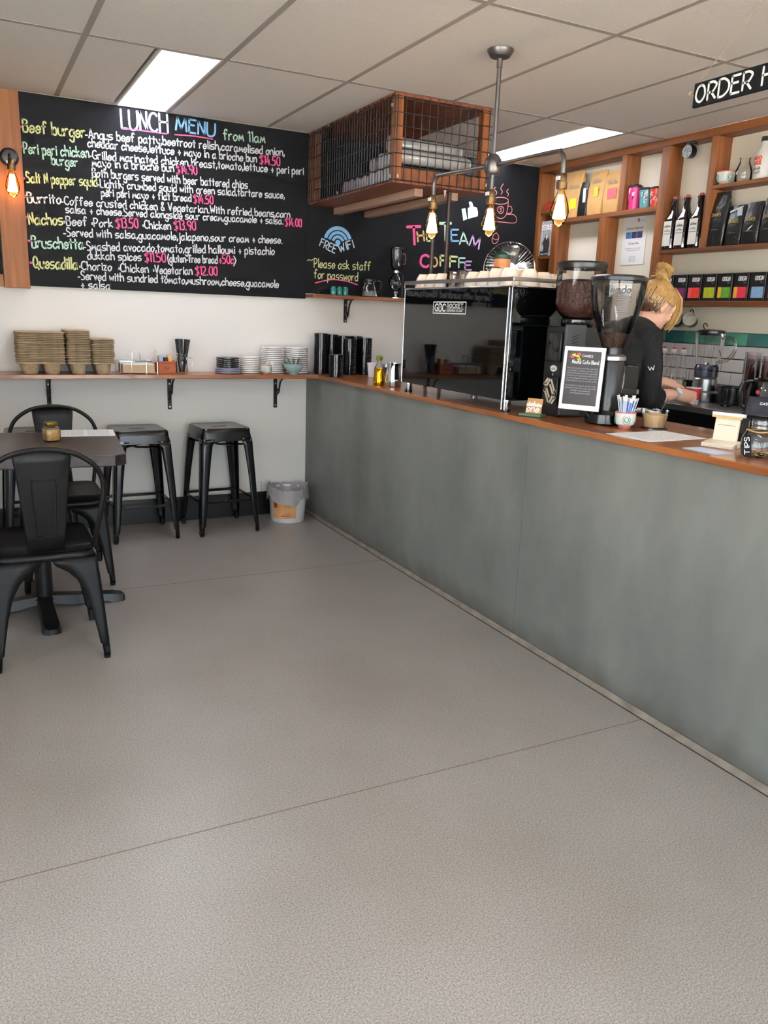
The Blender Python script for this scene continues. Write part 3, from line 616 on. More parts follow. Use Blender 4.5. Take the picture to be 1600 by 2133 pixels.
# ------------------------------------------------------------------ pressed-metal chairs, stools, table
def leg_sheet(sx, sy, top, arms, thick=.004, mat=None, parent=None, cr=.014):
    """L-section sheet leg; arms = [(z, corner_x, corner_y, len_x, len_y)]"""
    rows = []
    for z, cx, cy, lx, ly in arms:
        r = min(cr, lx*.45, ly*.45); row = [(cx-lx, cy), (cx-(lx+r)/2, cy)]
        for i in range(5):
            a = R(90-22.5*i); row.append((cx-r+r*math.cos(a), cy-r+r*math.sin(a)))
        row += [(cx, cy-(ly+r)/2), (cx, cy-ly)]
        rows.append([(sx*x, sy*y, z) for x, y in row])
    return O(MB().sheet(rows), 'leg', mat, parent, solid=thick, smooth=50)
def chair(label, loc, rz):
    """faces +y; backrest at -y"""
    t = T('metal_chair', label, 'chair', loc, rz, 'black pressed metal chairs')
    m = MB()
    def ring(hx, hy, r, z): return [(x, y, z) for x, y in rrect(hx, hy, r, 5)]
    loft(m, [ring(.168,.168,.05,.425), ring(.176,.176,.055,.44), ring(.178,.178,.056,.448), ring(.172,.172,.052,.452), ring(.155,.155,.045,.446), ring(.08,.08,.03,.4435)])
    O(m, 'seat', M_blackmatt, t)
    ring2 = lambda z, h, r: [(x, y, z) for x, y in rrect(h, h, r, 5)]
    sk = MB(); loft(sk, [ring2(.425,.168,.05), ring2(.395,.176,.05)], False, False); O(sk, 'skirt', M_blackmatt, t, solid=.004)
    for sx in (-1, 1):
        for sy in (-1, 1):
            A = [(.40,.176,.176,.165,.165), (.375,.179,.180,.15,.15), (.35,.181,.184,.11,.11), (.32,.184,.188,.085,.085), (.27,.188,.194,.062,.062), (.2,.193,.202,.048,.048), (.12,.198,.211,.038,.038), (.065,.202,.217,.033,.033), (.06,.201,.216,.026,.026), (.012,.204,.221,.024,.024)]
            if sy < 0: A = [(z, a, b+.012*(1-z/.4), l1, l2) for z, a, b, l1, l2 in A]
            lg = leg_sheet(sx, sy, None, A, mat=M_blackmatt, parent=t)
            e = A[-1]; O(MB().cyl((sx*(e[1]-.012), sy*(e[2]-.012), 0), (sx*(e[1]-.012), sy*(e[2]-.012), .05), .0125, .013, 12), 'foot', M_blackpl, lg)
    P = [(.166,-.13,.43), (.176,-.165,.47), (.192,-.195,.56), (.205,-.21,.64), (.204,-.222,.70), (.178,-.232,.76), (.12,-.24,.805), (.06,-.243,.824), (0,-.244,.829)]
    P = P+[(-x, y, z) for x, y, z in P[-2::-1]]
    O(MB().tube(smooth_path(P, 5), .0095, 10), 'back_tube', M_blackmatt, t)
    sp = MB(); rows = []
    for z, w, y in ((.435,.064,-.178), (.5,.068,-.192), (.6,.076,-.21), (.7,.085,-.224), (.78,.094,-.234), (.822,.097,-.241)):
        rows.append([(-w, y+.004, z), (-w*.95, y, z), (-w*.5, y-.004, z), (0, y-.005, z), (w*.5, y-.004, z), (w*.95, y, z), (w, y+.004, z)])
    O(sp.sheet(rows), 'back_splat', M_blackmatt, t, solid=.003)
    em = MB()
    P = [(-.032,-.2002,.50), (-.042,-.2272,.68), (-.040,-.2305,.715), (.040,-.2305,.715), (.042,-.2272,.68), (.032,-.2002,.50)]
    O(em.tube(P, .0028, 6, closed=True), 'embossed_line', M_blackmatt, t)
    return t
chair('black metal chair nearest the camera, seen from behind', (-1.797, -1.80, 0), 0)
chair('black metal chair behind the table, facing the camera', (-1.64, -.945, 0), R(180))
chair('black metal chair cut off by the left edge of the photo', (-2.27, -1.36, 0), R(-90))

def stool(label, loc, rz):
    t = T('metal_stool', label, 'stool', loc, rz, 'black metal bar stools'); h = .645
    m = MB(); rr = lambda z, k, r: [(x, y, z) for x, y in rrect(k, k, r, 5)]
    loft(m, [rr(h-.075,.160,.03), rr(h-.03,.152,.03), rr(h-.008,.15,.03), rr(h,.143,.028), rr(h-.002,.132,.024), rr(h-.004,.05,.015)], False, True)
    O(m, 'seat', M_blackgloss, t, smooth=40)
    O(MB().box(-.045, .045, -.011, .011, h-.0042, h-.0028), 'grip_slot', M_black, t, bevel=.004)
    for sx in (-1, 1):
        for sy in (-1, 1):
            A = [(h-.06,.156,.156,.075,.075), (h-.1,.160,.160,.062,.062), (h-.16,.1635,.1635,.056,.056), (.35,.173,.173,.048,.048), (.12,.185,.185,.036,.036), (.062,.188,.188,.032,.032), (.056,.187,.187,.025,.025), (.01,.190,.190,.024,.024)]
            lg = leg_sheet(sx, sy, None, A, mat=M_blackgloss, parent=t, cr=.018)
            O(MB().cyl((sx*.178, sy*.178, 0), (sx*.178, sy*.178, .04), .012, .0125, 12), 'foot', M_blackpl, lg)
    for a in range(4):
        q = Matrix.Rotation(R(90*a), 4, 'Z'); O(MB().box(-.165, .165, .168, .174, .195, .213).xf(q), 'footrest', M_blackgloss, t, bevel=.002)
    for s in (-1, 1): O(MB().tube([(-.14,-.14*s,h-.1), (0,0,h-.108+.008*s), (.14,.14*s,h-.1)], .006, 6), 'cross_brace', M_blackgloss, t)
    return t
stool('black metal stool in the open, nearest the bin', (-.655, -.25, 0), R(4))
stool('black metal stool partly behind the table corner', (-1.145, -.25, 0), R(2))
stool('black metal stool mostly hidden behind the far chair', (-1.70, -.25, 0), 0)

t = T('cafe_table', 'dark brown square cafe table on a black pedestal', 'table', (-1.775, -1.37, 0), R(-5))
M_ttop = pm('espresso_laminate', (48,38,38), .28, noise=(3,.25,(1,6,1)))
m = MB(); c = .045; k = .35
P = [(k,-k+c),(k,k-c),(k-c,k),(-k+c,k),(-k,k-c),(-k,-k+c),(-k+c,-k),(k-c,-k)]
O(m.prism(P, 'z', .70, .745), 'table_top', M_ttop, t, bevel=.004)
O(MB().lathe([(0,.05),(.05,.05),(.038,.065),(.036,.67),(.0,.67)], 20), 'column', M_black, t)
O(MB().box(-.16, .16, -.16, .16, .67, .699), 'top_plate', M_black, t)
for a in range(4):
    m = MB(); loft(m, [[(x, -.034, .03+.0), (x, .034, .03), (x, .03, .065), (x, -.03, .065)] if x < .1 else [(x, -w, 0 if x > .27 else .012), (x, w, 0 if x > .27 else .012), (x, w*.8, z), (x, -w*.8, z)] for x, w, z in ((.02,.034,.06), (.12,.034,.055), (.26,.038,.042), (.3,.04,.038), (.335,.034,.03), (.345,.02,.022))])
    O(m.xf(Matrix.Rotation(R(90*a+5), 4, 'Z')), 'base_arm', M_black, t, smooth=40)
# on the table
t = T('glass_jar', 'small square glass jar of yellow sauce with gold lid on table', 'jar', (-1.70, -1.30, .7455), R(20))
O(MB().lathe([(0,.0),(.030,0),(.032,.006),(.033,.05),(.026,.062),(.024,.068)], 28, sq=5), 'jar_body', M_glass, t)
O(MB().lathe([(0,.003),(.028,.004),(.030,.01),(.031,.052),(0,.054)], 28, sq=5), 'sauce', pm('mustard_sauce', (206,160,92), .6, noise=(120,.2)), t)
O(MB().lathe([(.0265,.066),(.0275,.068),(.0275,.08),(.025,.083),(0,.083)], 24), 'lid', pm('gold_lid', (150,128,52), .3, metal=.9), t)
t = T('table_menu', 'white printed menu sheet lying on the cafe table', 'menu', (-1.53, -1.10, .7455), R(-6))
O(MB().box(-.125, .125, -.105, .105, 0, .001), 'sheet', M_paper, t, smooth=0)
M_ink = pm('grey_print', (120,128,120), .8)
m = MB()
for i in range(9):
    for c_ in range(2):
        u = -.11+c_*.115; write(m, 'menu item salad and wrap', (u, .08-i*.02), (u+.095, .08-i*.02), .009, .0012, lambda a, b: (a, b, .0013), k=1)
O(m, 'print', M_ink, t, smooth=0)

# ------------------------------------------------------------------ bin
t = T('waste_bucket', 'white plastic bucket with orange label and bin liner by the counter', 'bucket', (-.185, -.2, 0))
O(MB().lathe([(0,.004),(.105,.004),(.107,0),(.11,.004),(.124,.2),(.130,.2),(.130,.212),(.124,.212),(.121,.2),(.104,.01),(0,.01)], 36), 'pail', M_whitepl, t)
m = MB(); rows = []
for i in range(9):
    z = .03+.155*i/8; r = .1097+.0143*(z/.2)+.0016
    rows.append([(r*math.cos(a), r*math.sin(a), z) for a in [R(180+18+j*8) for j in range(11)]])
O(m.sheet(rows), 'label', pm('orange_label', (222,164,112), .5, noise=(18,.18)), t)
def pail_patch(nm, a0, a1, z0_, z1_, rgb):
    O(MB().sheet([[((.1097+.0143*(z/.2)+.0024)*math.cos(R(q)), (.1097+.0143*(z/.2)+.0024)*math.sin(R(q)), z) for q in [a0+(a1-a0)*i/5 for i in range(6)]] for z in (z0_, (z0_+z1_)/2, z1_)]), nm, pm('label_ink_%d_%d' % (a0, rgb[1]), rgb, .5), t)
pail_patch('label_print', 203, 216, .10, .135, (188,60,40)); pail_patch('label_print', 206, 222, .142, .16, (214,178,60)); pail_patch('label_print', 228, 262, .045, .052, (190,90,50)); pail_patch('label_print', 236, 270, .06, .064, (200,120,80)); pail_patch('label_print', 240, 268, .11, .118, (206,140,90))
m = MB(); rows = []; rnd = random.Random(4)
prof = [(.09,.10), (.112,.17), (.1235,.214), (.130,.228), (.1345,.22), (.136,.19), (.138,.165), (.139,.14)]
na = 48; jit = [[rnd.uniform(-1, 1) for _ in range(na)] for _ in prof]
for i, (r, z) in enumerate(prof):
    row = []
    for j in range(na):
        a = 2*math.pi*j/na; d = 0
        if i >= 5: d = .022*math.sin(a*3+1)+.012*math.sin(a*7); 
        row.append(((r+.003*jit[i][j]*(i > 3))*math.cos(a), (r+.003*jit[i][j]*(i > 3))*math.sin(a), z+(i >= 2)*.007*jit[i][j]+(.02*math.sin(a*2+2) if i == 3 else 0)-(d if i > 5 else 0)*(i-5)/2))
    rows.append(row+[row[0]])
O(m.sheet(rows), 'bin_liner', pm('grey_plastic_film', (176,172,170), .3, alpha=.85), t)
O(MB().lathe([(0,.08),(.10,.085)], 30), 'rubbish', pm('crumpled_rubbish', (150,140,134), .8, noise=(30,.4), bump=(40,1)), t)

# ------------------------------------------------------------------ things on the bar shelf
M_pulp = pm('moulded_pulp', (186,164,132), .9, noise=(40,.14), bump=(90,.4))
def tray_mesh(nx, ny, px):
    m = MB(); hx, hy = nx*px/2+.008, ny*px/2+.008
    ring = lambda z, gx_, gy_, r: [(x, y, z) for x, y in rrect(gx_, gy_, r, 3)]
    loft(m, [ring(.062,hx-.006,hy-.006,.016), ring(.058,hx,hy,.016), ring(.066,hx+.002,hy+.002,.016), ring(.069,hx-.004,hy-.004,.016), ring(.066,hx-.02,hy-.02,.012)], True, True)
    for i in range(nx):
        for j in range(ny):
            cx, cy = (i-(nx-1)/2)*px, (j-(ny-1)/2)*px
            m.lathe([(px*.30,0), (px*.34,.006), (px*.40,.03), (px*.455,.06)], 12, (cx, cy, 0))
            m.lathe([(0,.004), (px*.28,.001), (px*.30,0)], 12, (cx, cy, 0))
    return m
def tray_rim(nx, ny, px):
    m = MB(); hx, hy = nx*px/2+.008, ny*px/2+.008
    ring = lambda z, gx_, gy_, r: [(x, y, z) for x, y in rrect(gx_, gy_, r, 3)]
    loft(m, [ring(.0605,hx-.008,hy-.008,.016), ring(.062,hx-.001,hy-.001,.016), ring(.066,hx+.002,hy+.002,.016), ring(.069,hx-.004,hy-.004,.016), ring(.066,hx-.02,hy-.02,.012)], True, True); return m
def tray_stack(nx, ny, px, n, x, y, pitch, lab, grp):
    rnd = random.Random(n*7+nx)
    base = O(tray_mesh(nx, ny, px), 'cup_tray', M_pulp); tag(base, lab % nth(0, n), 'cup tray', grp); base.location = (x, y, ZT)
    up_ = None
    for i in range(1, n):
        q = (x+rnd.uniform(-.003,.003), y+rnd.uniform(-.003,.003), ZT+i*pitch); a = rnd.uniform(-.012,.012)
        if up_ is None: up_ = tag(O(tray_rim(nx, ny, px), 'cup_tray', M_pulp), lab % nth(i, n), 'cup tray', grp); up_.location = q; up_.rotation_euler = (0, 0, a)
        else: dup(up_, q, a, lab % nth(i, n))
tray_stack(2, 2, .114, 18, -1.638, -.133, .0094, 'brown pulp cup tray, %s in the wide stack', 'wide stack of cup trays')
tray_stack(1, 2, .112, 19, -1.444, -.133, .0096, 'brown pulp cup tray, %s in the tall narrow stack', 'tall narrow stack of cup trays')
tray_stack(1, 2, .106, 14, -1.312, -.130, .0099, 'brown pulp cup tray, %s in the stack beside the napkin holder', 'low stack of cup trays')

t = T('napkin_holder', 'chrome wire napkin holder on the bar shelf', 'napkin holder', (-1.115, -.135, ZT))
w, d = .105, .085
fr = MB()
for z in (.006, .07): fr.tube([(-w,-d,z),(w,-d,z),(w,d,z),(-w,d,z)], .0025, 6, closed=True)
for x in (-w, -w*.4, w*.4, w):
    for y in (-d, d): fr.tube([(x,y,.0),(x,y,.07)], .002, 6)
O(fr, 'wire_basket', M_chrome, t)
O(MB().tube(smooth_path([(-.022,0,.07),(-.022,0,.11),(-.012,0,.128),(.012,0,.128),(.022,0,.11),(.022,0,.07)], 4), .0025, 6), 'weight_handle', M_chrome, t)
O(MB().tube([(-w+.012,-.02,.066),(w-.012,-.02,.066),(w-.012,.02,.066),(-w+.012,.02,.066)], .003, 6, closed=True), 'weight_bar', M_chrome, t)
np_ = tag(O(MB().box(-.09, .09, -.075, .075, .004, .052), 'napkin_pile', pm('kraft_napkin', (204,176,140), .9, noise=(6,.12,(1,1,60)))), 'pile of folded brown napkins in the chrome holder', 'napkins'); np_.location = (-1.115, -.135, ZT); np_['kind'] = 'stuff'
O(MB().box(-.088, .088, -.073, .073, .0525, .0575), 'white_napkin', M_paper, np_)

M_terra = pm('terracotta_clay', (176,96,60), .7, noise=(20,.12))
t = T('sugar_caddy', 'small terracotta caddy on the bar shelf', 'caddy', (-.945, -.12, ZT))
m = MB()
loft(m, [[(x, y, z) for x, y in rrect(a, b, .006, 2)] for a, b, z in ((.058,.046,0),(.058,.046,.006),(.053,.042,.008),(.055,.044,.06),(.059,.047,.064),(.059,.047,.072),(.053,.041,.072),(.051,.039,.02))], True, True)
O(m, 'box', M_terra, t, smooth=30)
O(MB().tube([(.018*math.cos(R(a)), -.0455, .034+.013*math.sin(R(a))) for a in range(0,360,30)], .003, 6, closed=True), 'emblem_ring', M_terra, t)
O(MB().lathe([(0,0),(.009,.002),(.003,.006)], 10).xf(Matrix.Translation((0,-.0435,.034)) @ Matrix.Rotation(R(90),4,'X')), 'emblem_boss', M_terra, t)
O(MB().box(-.052,-.040,.02,.024,.02,.135), 'back_card', pm('cream_card', (232,206,168), .8), t)
for i, (x, c_, h, lab) in enumerate(((-.028,(160,178,214),.03,'pale blue sugar sachets in the terracotta caddy'), (.002,(40,36,40),.02,'dark sweetener sachets in the terracotta caddy'), (.026,(226,172,92),.032,'golden sugar sachets in the terracotta caddy'))):
    o = tag(O(MB().box(-.012, .012, -.028, .028, .022, .072+h), 'sugar_sachets', pm('sachet_%d' % i, c_, .5, noise=(60,.2)), bevel=.003), lab, 'sachets', 'sachets in the caddy'); o.location = (-.945+x, -.12, ZT)
# straw mug
t = T('mason_jar', 'glass mug jar holding black straws on the bar shelf', 'jar', (-.842, -.11, ZT))
O(MB().lathe([(0,.002),(.032,.002),(.036,.01),(.036,.085),(.03,.1),(.03,.118),(.032,.12)], 24), 'jar_body', M_glass, t)
O(MB().lathe([(.0312,.101),(.0325,.103),(.0312,.106),(.0325,.109),(.0312,.112)], 24), 'screw_thread', M_glass, t)
O(MB().tube(smooth_path([(.035,0,.09),(.06,0,.085),(.064,0,.05),(.05,0,.022),(.035,0,.02)], 5), .005, 8), 'handle', M_glass, t)
M_straw = pm('black_straw', (16,16,17), .35); rnd = random.Random(3); st0 = None
for i in range(42):
    a = rnd.uniform(0, 2*math.pi); q = math.sqrt(rnd.random())
    if st0 is None:
        st0 = tag(O(MB().cyl((0,0,0),(0,0,.198),.0033,n=6), 'drinking_straw', M_straw), 'black plastic straw standing in the glass mug jar', 'straw', 'straws in the mug jar'); o = st0
    else: o = st0.copy(); col.objects.link(o)
    p0 = Vector((.016*q*math.cos(a+.3), .016*q*math.sin(a+.3), .005)); p1 = Vector((.048*q*math.cos(a)+.006, .040*q*math.sin(a), .2+.006*rnd.random()))
    o.location = Vector((-.842,-.11,ZT))+p0; o.rotation_euler = (p1-p0).to_track_quat('Z', 'Y').to_euler()
# plates
M_platek = pm('black_glaze', (24,24,26), .25); M_platel = pm('lilac_glaze', (150,152,176), .3)
def plate_mesh(r, h): return MB().lathe([(0,.003),(r*.5,.003),(r*.52,0),(r*.56,0),(r*.6,.003),(r*.88,h*.35),(r*.985,h*.42),(r,h*.55),(r,h+.0022),(r*.97,h+.002),(r*.62,.0065),(0,.006)], 32)
def plate_stack(n, r, pitch, x, y, z, mat, lab, grp, name='plate'):
    h = pitch-.0026; b = None
    for i in range(n):
        l = lab % nth(i, n)
        if b is None: b = tag(O(plate_mesh(r, h), name, mat), l, name, grp); b.location = (x, y, z)
        else: dup(b, (x+random.uniform(-.0015,.0015), y+random.uniform(-.0015,.0015), z+i*pitch), random.uniform(0, 6), l)
plate_stack(3, .078, .0115, -.56, -.125, ZT, M_platel, 'lilac plate, %s of three under the black plates', 'lilac plates')
plate_stack(5, .071, .0124, -.56, -.125, ZT+.0348, M_platek, 'small black plate, %s of five on the lilac ones', 'black plates')
plate_stack(9, .060, .0115, -.415, -.115, ZT, M_white, 'small white saucer, %s in the low white stack', 'saucers in the low stack', 'saucer')
plate_stack(14, .074, .0118, -.258, -.098, ZT, M_white, 'white plate, %s in the stack behind the spoon cup', 'plates behind the spoon cup')
plate_stack(13, .076, .0128, -.098, -.100, ZT, M_white, 'white plate, %s in the stack behind the blue bowl', 'plates behind the blue bowl')
M_pcup = pm('patterned_cup', (226,226,218), .3); M_aqua = pm('pale_aqua_glaze', (160,190,190), .3); M_green = pm('green_motif', (80,150,120), .4); M_coral = pm('coral_band', (222,104,84), .4)
def motif_cup(name, lab, x, y, z, r, h, rz=0, cat='cup'):
    t = T(name, lab, cat, (x, y, z), rz)
    O(MB().lathe([(0,.004),(r*.5,.004),(r*.62,.008),(r*.86,h*.25),(r*.98,h*.55),(r,h),(r*.94,h),(r*.9,h*.5),(r*.7,h*.2),(0,h*.12)], 28), 'body', M_pcup, t)
    O(MB().lathe([(0,0),(r*.58,0),(r*.62,.003),(r*.62,.008),(r*.5,.008)], 24), 'foot', M_coral, t)
    O(MB().lathe([(r*1.004,h*.93),(r*1.008,h*.97),(r*1.004,h*1.001)], 28), 'rim_band', M_coral, t)
    for a in range(4):
        q = Matrix.Rotation(R(90*a+45), 4, 'Z') @ Matrix.Translation((r*.985, 0, h*.56)) @ Matrix.Rotation(R(90), 4, 'Y')
        m = MB(); m.tube([(h*.16*math.cos(R(b)), h*.12*math.sin(R(b)), 0) for b in range(0, 360, 30)], h*.022, 5, closed=True); m.tube([(h*.3*math.cos(R(b)), h*.22*math.sin(R(b)), -.001) for b in range(0, 360, 30)], h*.016, 5, closed=True)
        O(m.xf(q), 'motif', M_green, t)
    return t
motif_cup('tea_cup', 'small patterned cup of white spoons in front of white plates', -.335, -.2, ZT, .034, .058)
for i in range(9):
    a = i*2.4; r_ = .012+.01*(i % 3)/2
    o = tag(O(MB().prism([(-.006,.03),(.006,.03),(.007,.07),(.004,.092),(-.004,.092),(-.007,.07)], 'y', -.0008, .0008), 'plastic_spoon', M_whitepl), 'white plastic spoon standing in the small patterned cup', 'spoon', 'white spoons')
    o.location = (-.335+r_*math.cos(a)*.8, -.2+r_*math.sin(a)*.8, ZT-.012); o.rotation_euler = (R(10)*math.sin(a), R(14)*math.cos(a), a)
t = T('footed_bowl', 'pale blue footed bowl of teaspoons in front of white plates', 'bowl', (-.16, -.215, ZT))
O(MB().lathe([(0,0),(.026,0),(.028,.008),(.03,.012),(.05,.03),(.06,.05),(.063,.066),(.06,.066),(.054,.046),(.03,.018),(0,.016)], 30), 'bowl', M_aqua, t)
for i in range(10):
    a = i*.63; o = tag(O(MB().cyl((0,0,0),(0,0,.085),.0022,.0038,6), 'teaspoon', M_steel), 'steel teaspoon handle sticking out of the pale blue bowl', 'spoon', 'teaspoons in the bowl')
    o.location = (-.16+.018*math.cos(a), -.215+.018*math.sin(a), ZT+.028); o.rotation_euler = (-R(30)*math.sin(a), R(30)*math.cos(a), 0)
# ------------------------------------------------------------------ cup lids
M_lid = pm('black_cup_lid', (14,16,20), .16)
lid_m = MB().lathe([(.0448,0),(.0458,.0008),(.0458,.0054),(.0448,.0064),(.040,.0064),(.0385,.0068),(.037,.0045),(0,.0045)], 24)
lid0 = None
LIDS = [(.055,-.15,37,'at the left end of the lid row'), (.143,-.115,36,'second from the left, against the wall'), (.232,-.115,35,'third from the left, against the wall'), (.045,-.42,20,'in the short front column'), (.225,-.23,33,'in the front row beside the short column'), (.322,-.11,35,'fourth from the left, against the wall'), (.345,-.205,34,'at the right end of the lid row')]
for x, y, n, w in LIDS:
    for i in range(n):
        lab = 'black plastic cup lid stacked in the column '+w
        if i == n-1: lab = 'topmost black plastic cup lid of the column '+w
        loc = (x+random.uniform(-.0006,.0006), y+random.uniform(-.0006,.0006), ZT+i*.0070)
        if lid0 is None: lid0 = tag(O(lid_m, 'cup_cover', M_lid), lab, 'cup lid', 'cup lids '+w); lid0.location = loc
        else: dup(lid0, loc, None, lab, 'cup lids '+w)
# jugs, bottles by the machine
def jug(lab, x, y, r, h, mat, rz=0):
    t = T('milk_jug', lab, 'jug', (x, y, ZT), rz)
    O(MB().lathe([(0,0),(r*.96,0),(r,.004),(r*1.02,h*.3),(r*.92,h*.62),(r*.84,h*.85),(r*.88,h),(r*.85,h),(r*.81,h*.85),(r*.95,h*.3),(r*.9,.01),(0,.008)], 30), 'body', mat, t)
    O(MB().tube(smooth_path([(0,r*.83,h*.88),(0,r*1.5,h*.84),(0,r*1.6,h*.5),(0,r*1.3,h*.22),(0,r*.98,h*.25)], 5), r*.11, 8), 'handle', mat, t)
    m = MB(); m.add([(-r*.3,-r*.82,h*.98),(r*.3,-r*.82,h*.98),(0,-r*1.15,h*1.05),(0,-r*.86,h*.78)], [(0,2,3),(2,1,3),(0,3,1)]); O(m, 'spout', mat, t, solid=.001)
jug('gold coloured milk jug beside the steel jug on the counter', .055, -1.0, .032, .095, pm('gold_metal', (206,150,30), .12, metal=1), R(-35))
jug('steel milk jug at the left of the coffee machine', .102, -1.085, .045, .13, M_chrome, R(-50))
t = T('paper_cup', 'plain white paper cup behind the gold milk jug', 'cup', (.30, -.42, ZT)); O(MB().lathe([(0,.003),(.026,.003),(.027,0),(.036,.085),(.038,.086),(.038,.09),(.034,.09),(.026,.008),(0,.008)], 26), 'cup_body', M_cupw, t)
t = T('oil_bottle', 'small glass bottle with green top behind the gold jug', 'bottle', (.255, -.6, ZT)); O(MB().lathe([(0,.002),(.028,.002),(.03,.008),(.03,.07),(.014,.095),(.012,.12)], 22), 'bottle_body', M_glass, t); O(MB().lathe([(.0125,.115),(.02,.118),(.022,.138),(.016,.146),(0,.147)], 18), 'cap', pm('leaf_green_cap', (120,140,50), .4), t); O(MB().lathe([(0,.005),(.026,.005),(.026,.055),(0,.055)], 18), 'contents', pm('pale_oil', (196,182,150), .3), t)
t = T('spice_jar', 'small jar with dark label behind the steel milk jug', 'jar', (.205, -.80, ZT)); O(MB().lathe([(0,.0),(.026,0),(.027,.004),(.027,.075),(.022,.085),(.022,.088),(0,.088)], 22), 'jar_body', pm('dark_navy_jar', (28,30,48), .2), t); O(MB().lathe([(.0235,.0885),(.025,.09),(.025,.108),(0,.109)], 20), 'lid', M_steel, t)

# ------------------------------------------------------------------ espresso machine
X0, X1, Ya, Yb, Z0, Z1 = .03, .52, -1.315, -2.25, 1.0, 1.468
em = T('espresso_machine', 'glossy black espresso machine with chrome edges on the counter', 'espresso machine', (0, 0, 0))
M_panel = pm('black_glass_panel', (4,5,6), .035, spec=.5)
O(MB().box(X0, X0+.012, Yb+.012, Ya, Z0, Z1), 'back_panel', M_panel, em, bevel=.002)
O(MB().box(X0+.006, X1-.12, Yb, Yb+.012, Z0, Z1), 'side_panel', M_panel, em, bevel=.002)
O(MB().box(X0+.006, X1-.12, Ya-.012, Ya, Z0, Z1), 'side_panel', M_panel, em, bevel=.002)
O(MB().box(X0+.014, X1-.14, Yb+.014, Ya-.014, Z0+.01, Z1-.004), 'body', M_blackpl, em)
O(MB().box(X0+.05, X1, Yb+.03, Ya-.03, Z0-.005, Z0+.05), 'drip_tray', M_steel, em, bevel=.003)
O(MB().box(X1-.16, X1-.02, Yb+.02, Ya-.02, Z1-.13, Z1-.002), 'group_head_cover', M_panel, em, bevel=.01)
for y in (-1.5, -1.78, -2.06): O(MB().cyl((X1-.07, y, Z1-.2), (X1-.07, y, Z1-.131), .032, n=20), 'group_head', M_chrome, em)
for y in (Yb-.001, Yb+.022): O(MB().cyl((X0-.002, y, Z0-.04), (X0-.002, y, Z1), .003, n=10), 'chrome_edge', M_chrome, em)
O(MB().cyl((X0-.001, Ya+.001, Z0), (X0-.001, Ya+.001, Z1), .0014, n=10), 'chrome_edge', M_chrome, em)
for x in (X0+.018, X1-.06):
    for y in (Ya-.045, Yb+.012):
        f = O(MB().lathe([(.018,.012),(.0185,.014),(.0185,.05),(.0,.051)], 20, (x, y, ZT)), 'foot', M_chrome, em); O(MB().lathe([(0,0),(.02,0),(.02,.0118),(0,.0118)], 20, (x, y, ZT)), 'rubber_pad', M_blackpl, f)
# cup rail on top
O(MB().box(X0-.006, X1-.02, Yb-.008, Ya+.006, Z1+.0005, Z1+.008), 'top_tray', M_chrome, em, bevel=.002)
fr = MB()
zr = Z1+.026
def rail(nm, a): O(MB().box(*a), nm, M_steel, em, bevel=.0015)
rail('rail', (X0-.006, X0-.002, Yb-.008, Ya+.006, zr, zr+.017)); rail('rail', (X0-.002, X1-.02, Yb-.008, Yb-.004, zr, zr+.017)); rail('rail', (X0-.002, X1-.02, Ya+.002, Ya+.006, zr, zr+.017)); rail('rail', (X1-.024, X1-.02, Yb-.004, Ya+.002, zr, zr+.017))
for x, y in ((X0-.006, Yb-.008), (X0-.006, Ya+.0), (X1-.026, Yb-.008), (X1-.026, Ya)): rail('rail_post', (x, x+.006, y, y+.006, Z1+.0085, zr-.0003))
# badge
bd = T('badge_root', 'x', 'x'); bpy.data.objects.remove(bd)
bx = X0-.0012
pl = O(MB().box(bx, X0-.0002, -1.905, -1.605, 1.352, 1.412), 'badge', M_panel, em, smooth=0)
fm = MB(); U = lambda a, b: (bx-.0004, -1.605-a, 1.352+b)   # a runs to the right as seen from the room
for P in ([(.004,.004),(.296,.004)], [(.296,.004),(.296,.056)], [(.296,.056),(.004,.056)], [(.004,.056),(.004,.004)]): ribbon(fm, P, .005, U)
O(fm, 'badge_border', M_whitepl, pl, smooth=0)
fm = MB(); write(fm, 'GBC', (.02,.014), (.118,.014), .033, .0068, U); O(fm, 'badge_lettering', M_whitepl, pl, smooth=0)
fm = MB(); write(fm, 'ROCKET', (.132,.031), (.272,.031), .017, .0042, U); O(fm, 'badge_lettering', M_whitepl, pl, smooth=0)
fm = MB(); write(fm, 'ESPRESSO MILANO', (.132,.012), (.268,.012), .008, .0018, U); ribbon(fm, [(.13,.0255),(.278,.0255)], .002, U); O(fm, 'badge_lettering', M_whitepl, pl, smooth=0)
# cups and glasses on the machine
zc = Z1+.0085
cupm = MB().lathe([(.0,.054),(.02,.054),(.024,.056),(.026,.052),(.034,.04),(.040,.018),(.0415,0),(.0395,0),(.037,.018),(.031,.038),(0,.048)], 26)
M_cupwarm = pm('white_cup', (240,228,214), .3, coat=.3)
c0 = None; k = 0
for col_, x in enumerate((.085, .175, .265, .355)):
    for row in range(9):
        y = -1.405-row*.092-(.02 if col_ % 2 else 0)
        if y < Yb+.04: continue
        if (col_ == 0 and row in (3, 4)) or (col_ == 1 and row in (3, 5)) or (col_ == 3 and row in (3,)): continue
        big = row >= 7 and col_ < 2
        lab = 'upturned white cup on the coffee machine, %s row, %s' % (['front', 'second', 'third', 'back'][col_], ['leftmost', 'second from left', 'third from left', 'fourth place', 'fifth place', 'sixth place', 'seventh place', 'second from right', 'rightmost'][row])
        if c0 is None: o = c0 = tag(O(cupm, 'coffee_cup', M_cupwarm), lab, 'cup', 'cups on the coffee machine')
        else: o = c0.copy(); col.objects.link(o); o['label'] = lab
        o.location = (x, y, zc); o.scale = (1.06,1.06,1.35 if big else 1.2); o.rotation_euler = (0, 0, row)
M_cutglass = glass('cut_glass', (250,246,244), .02, 1.6, .14)
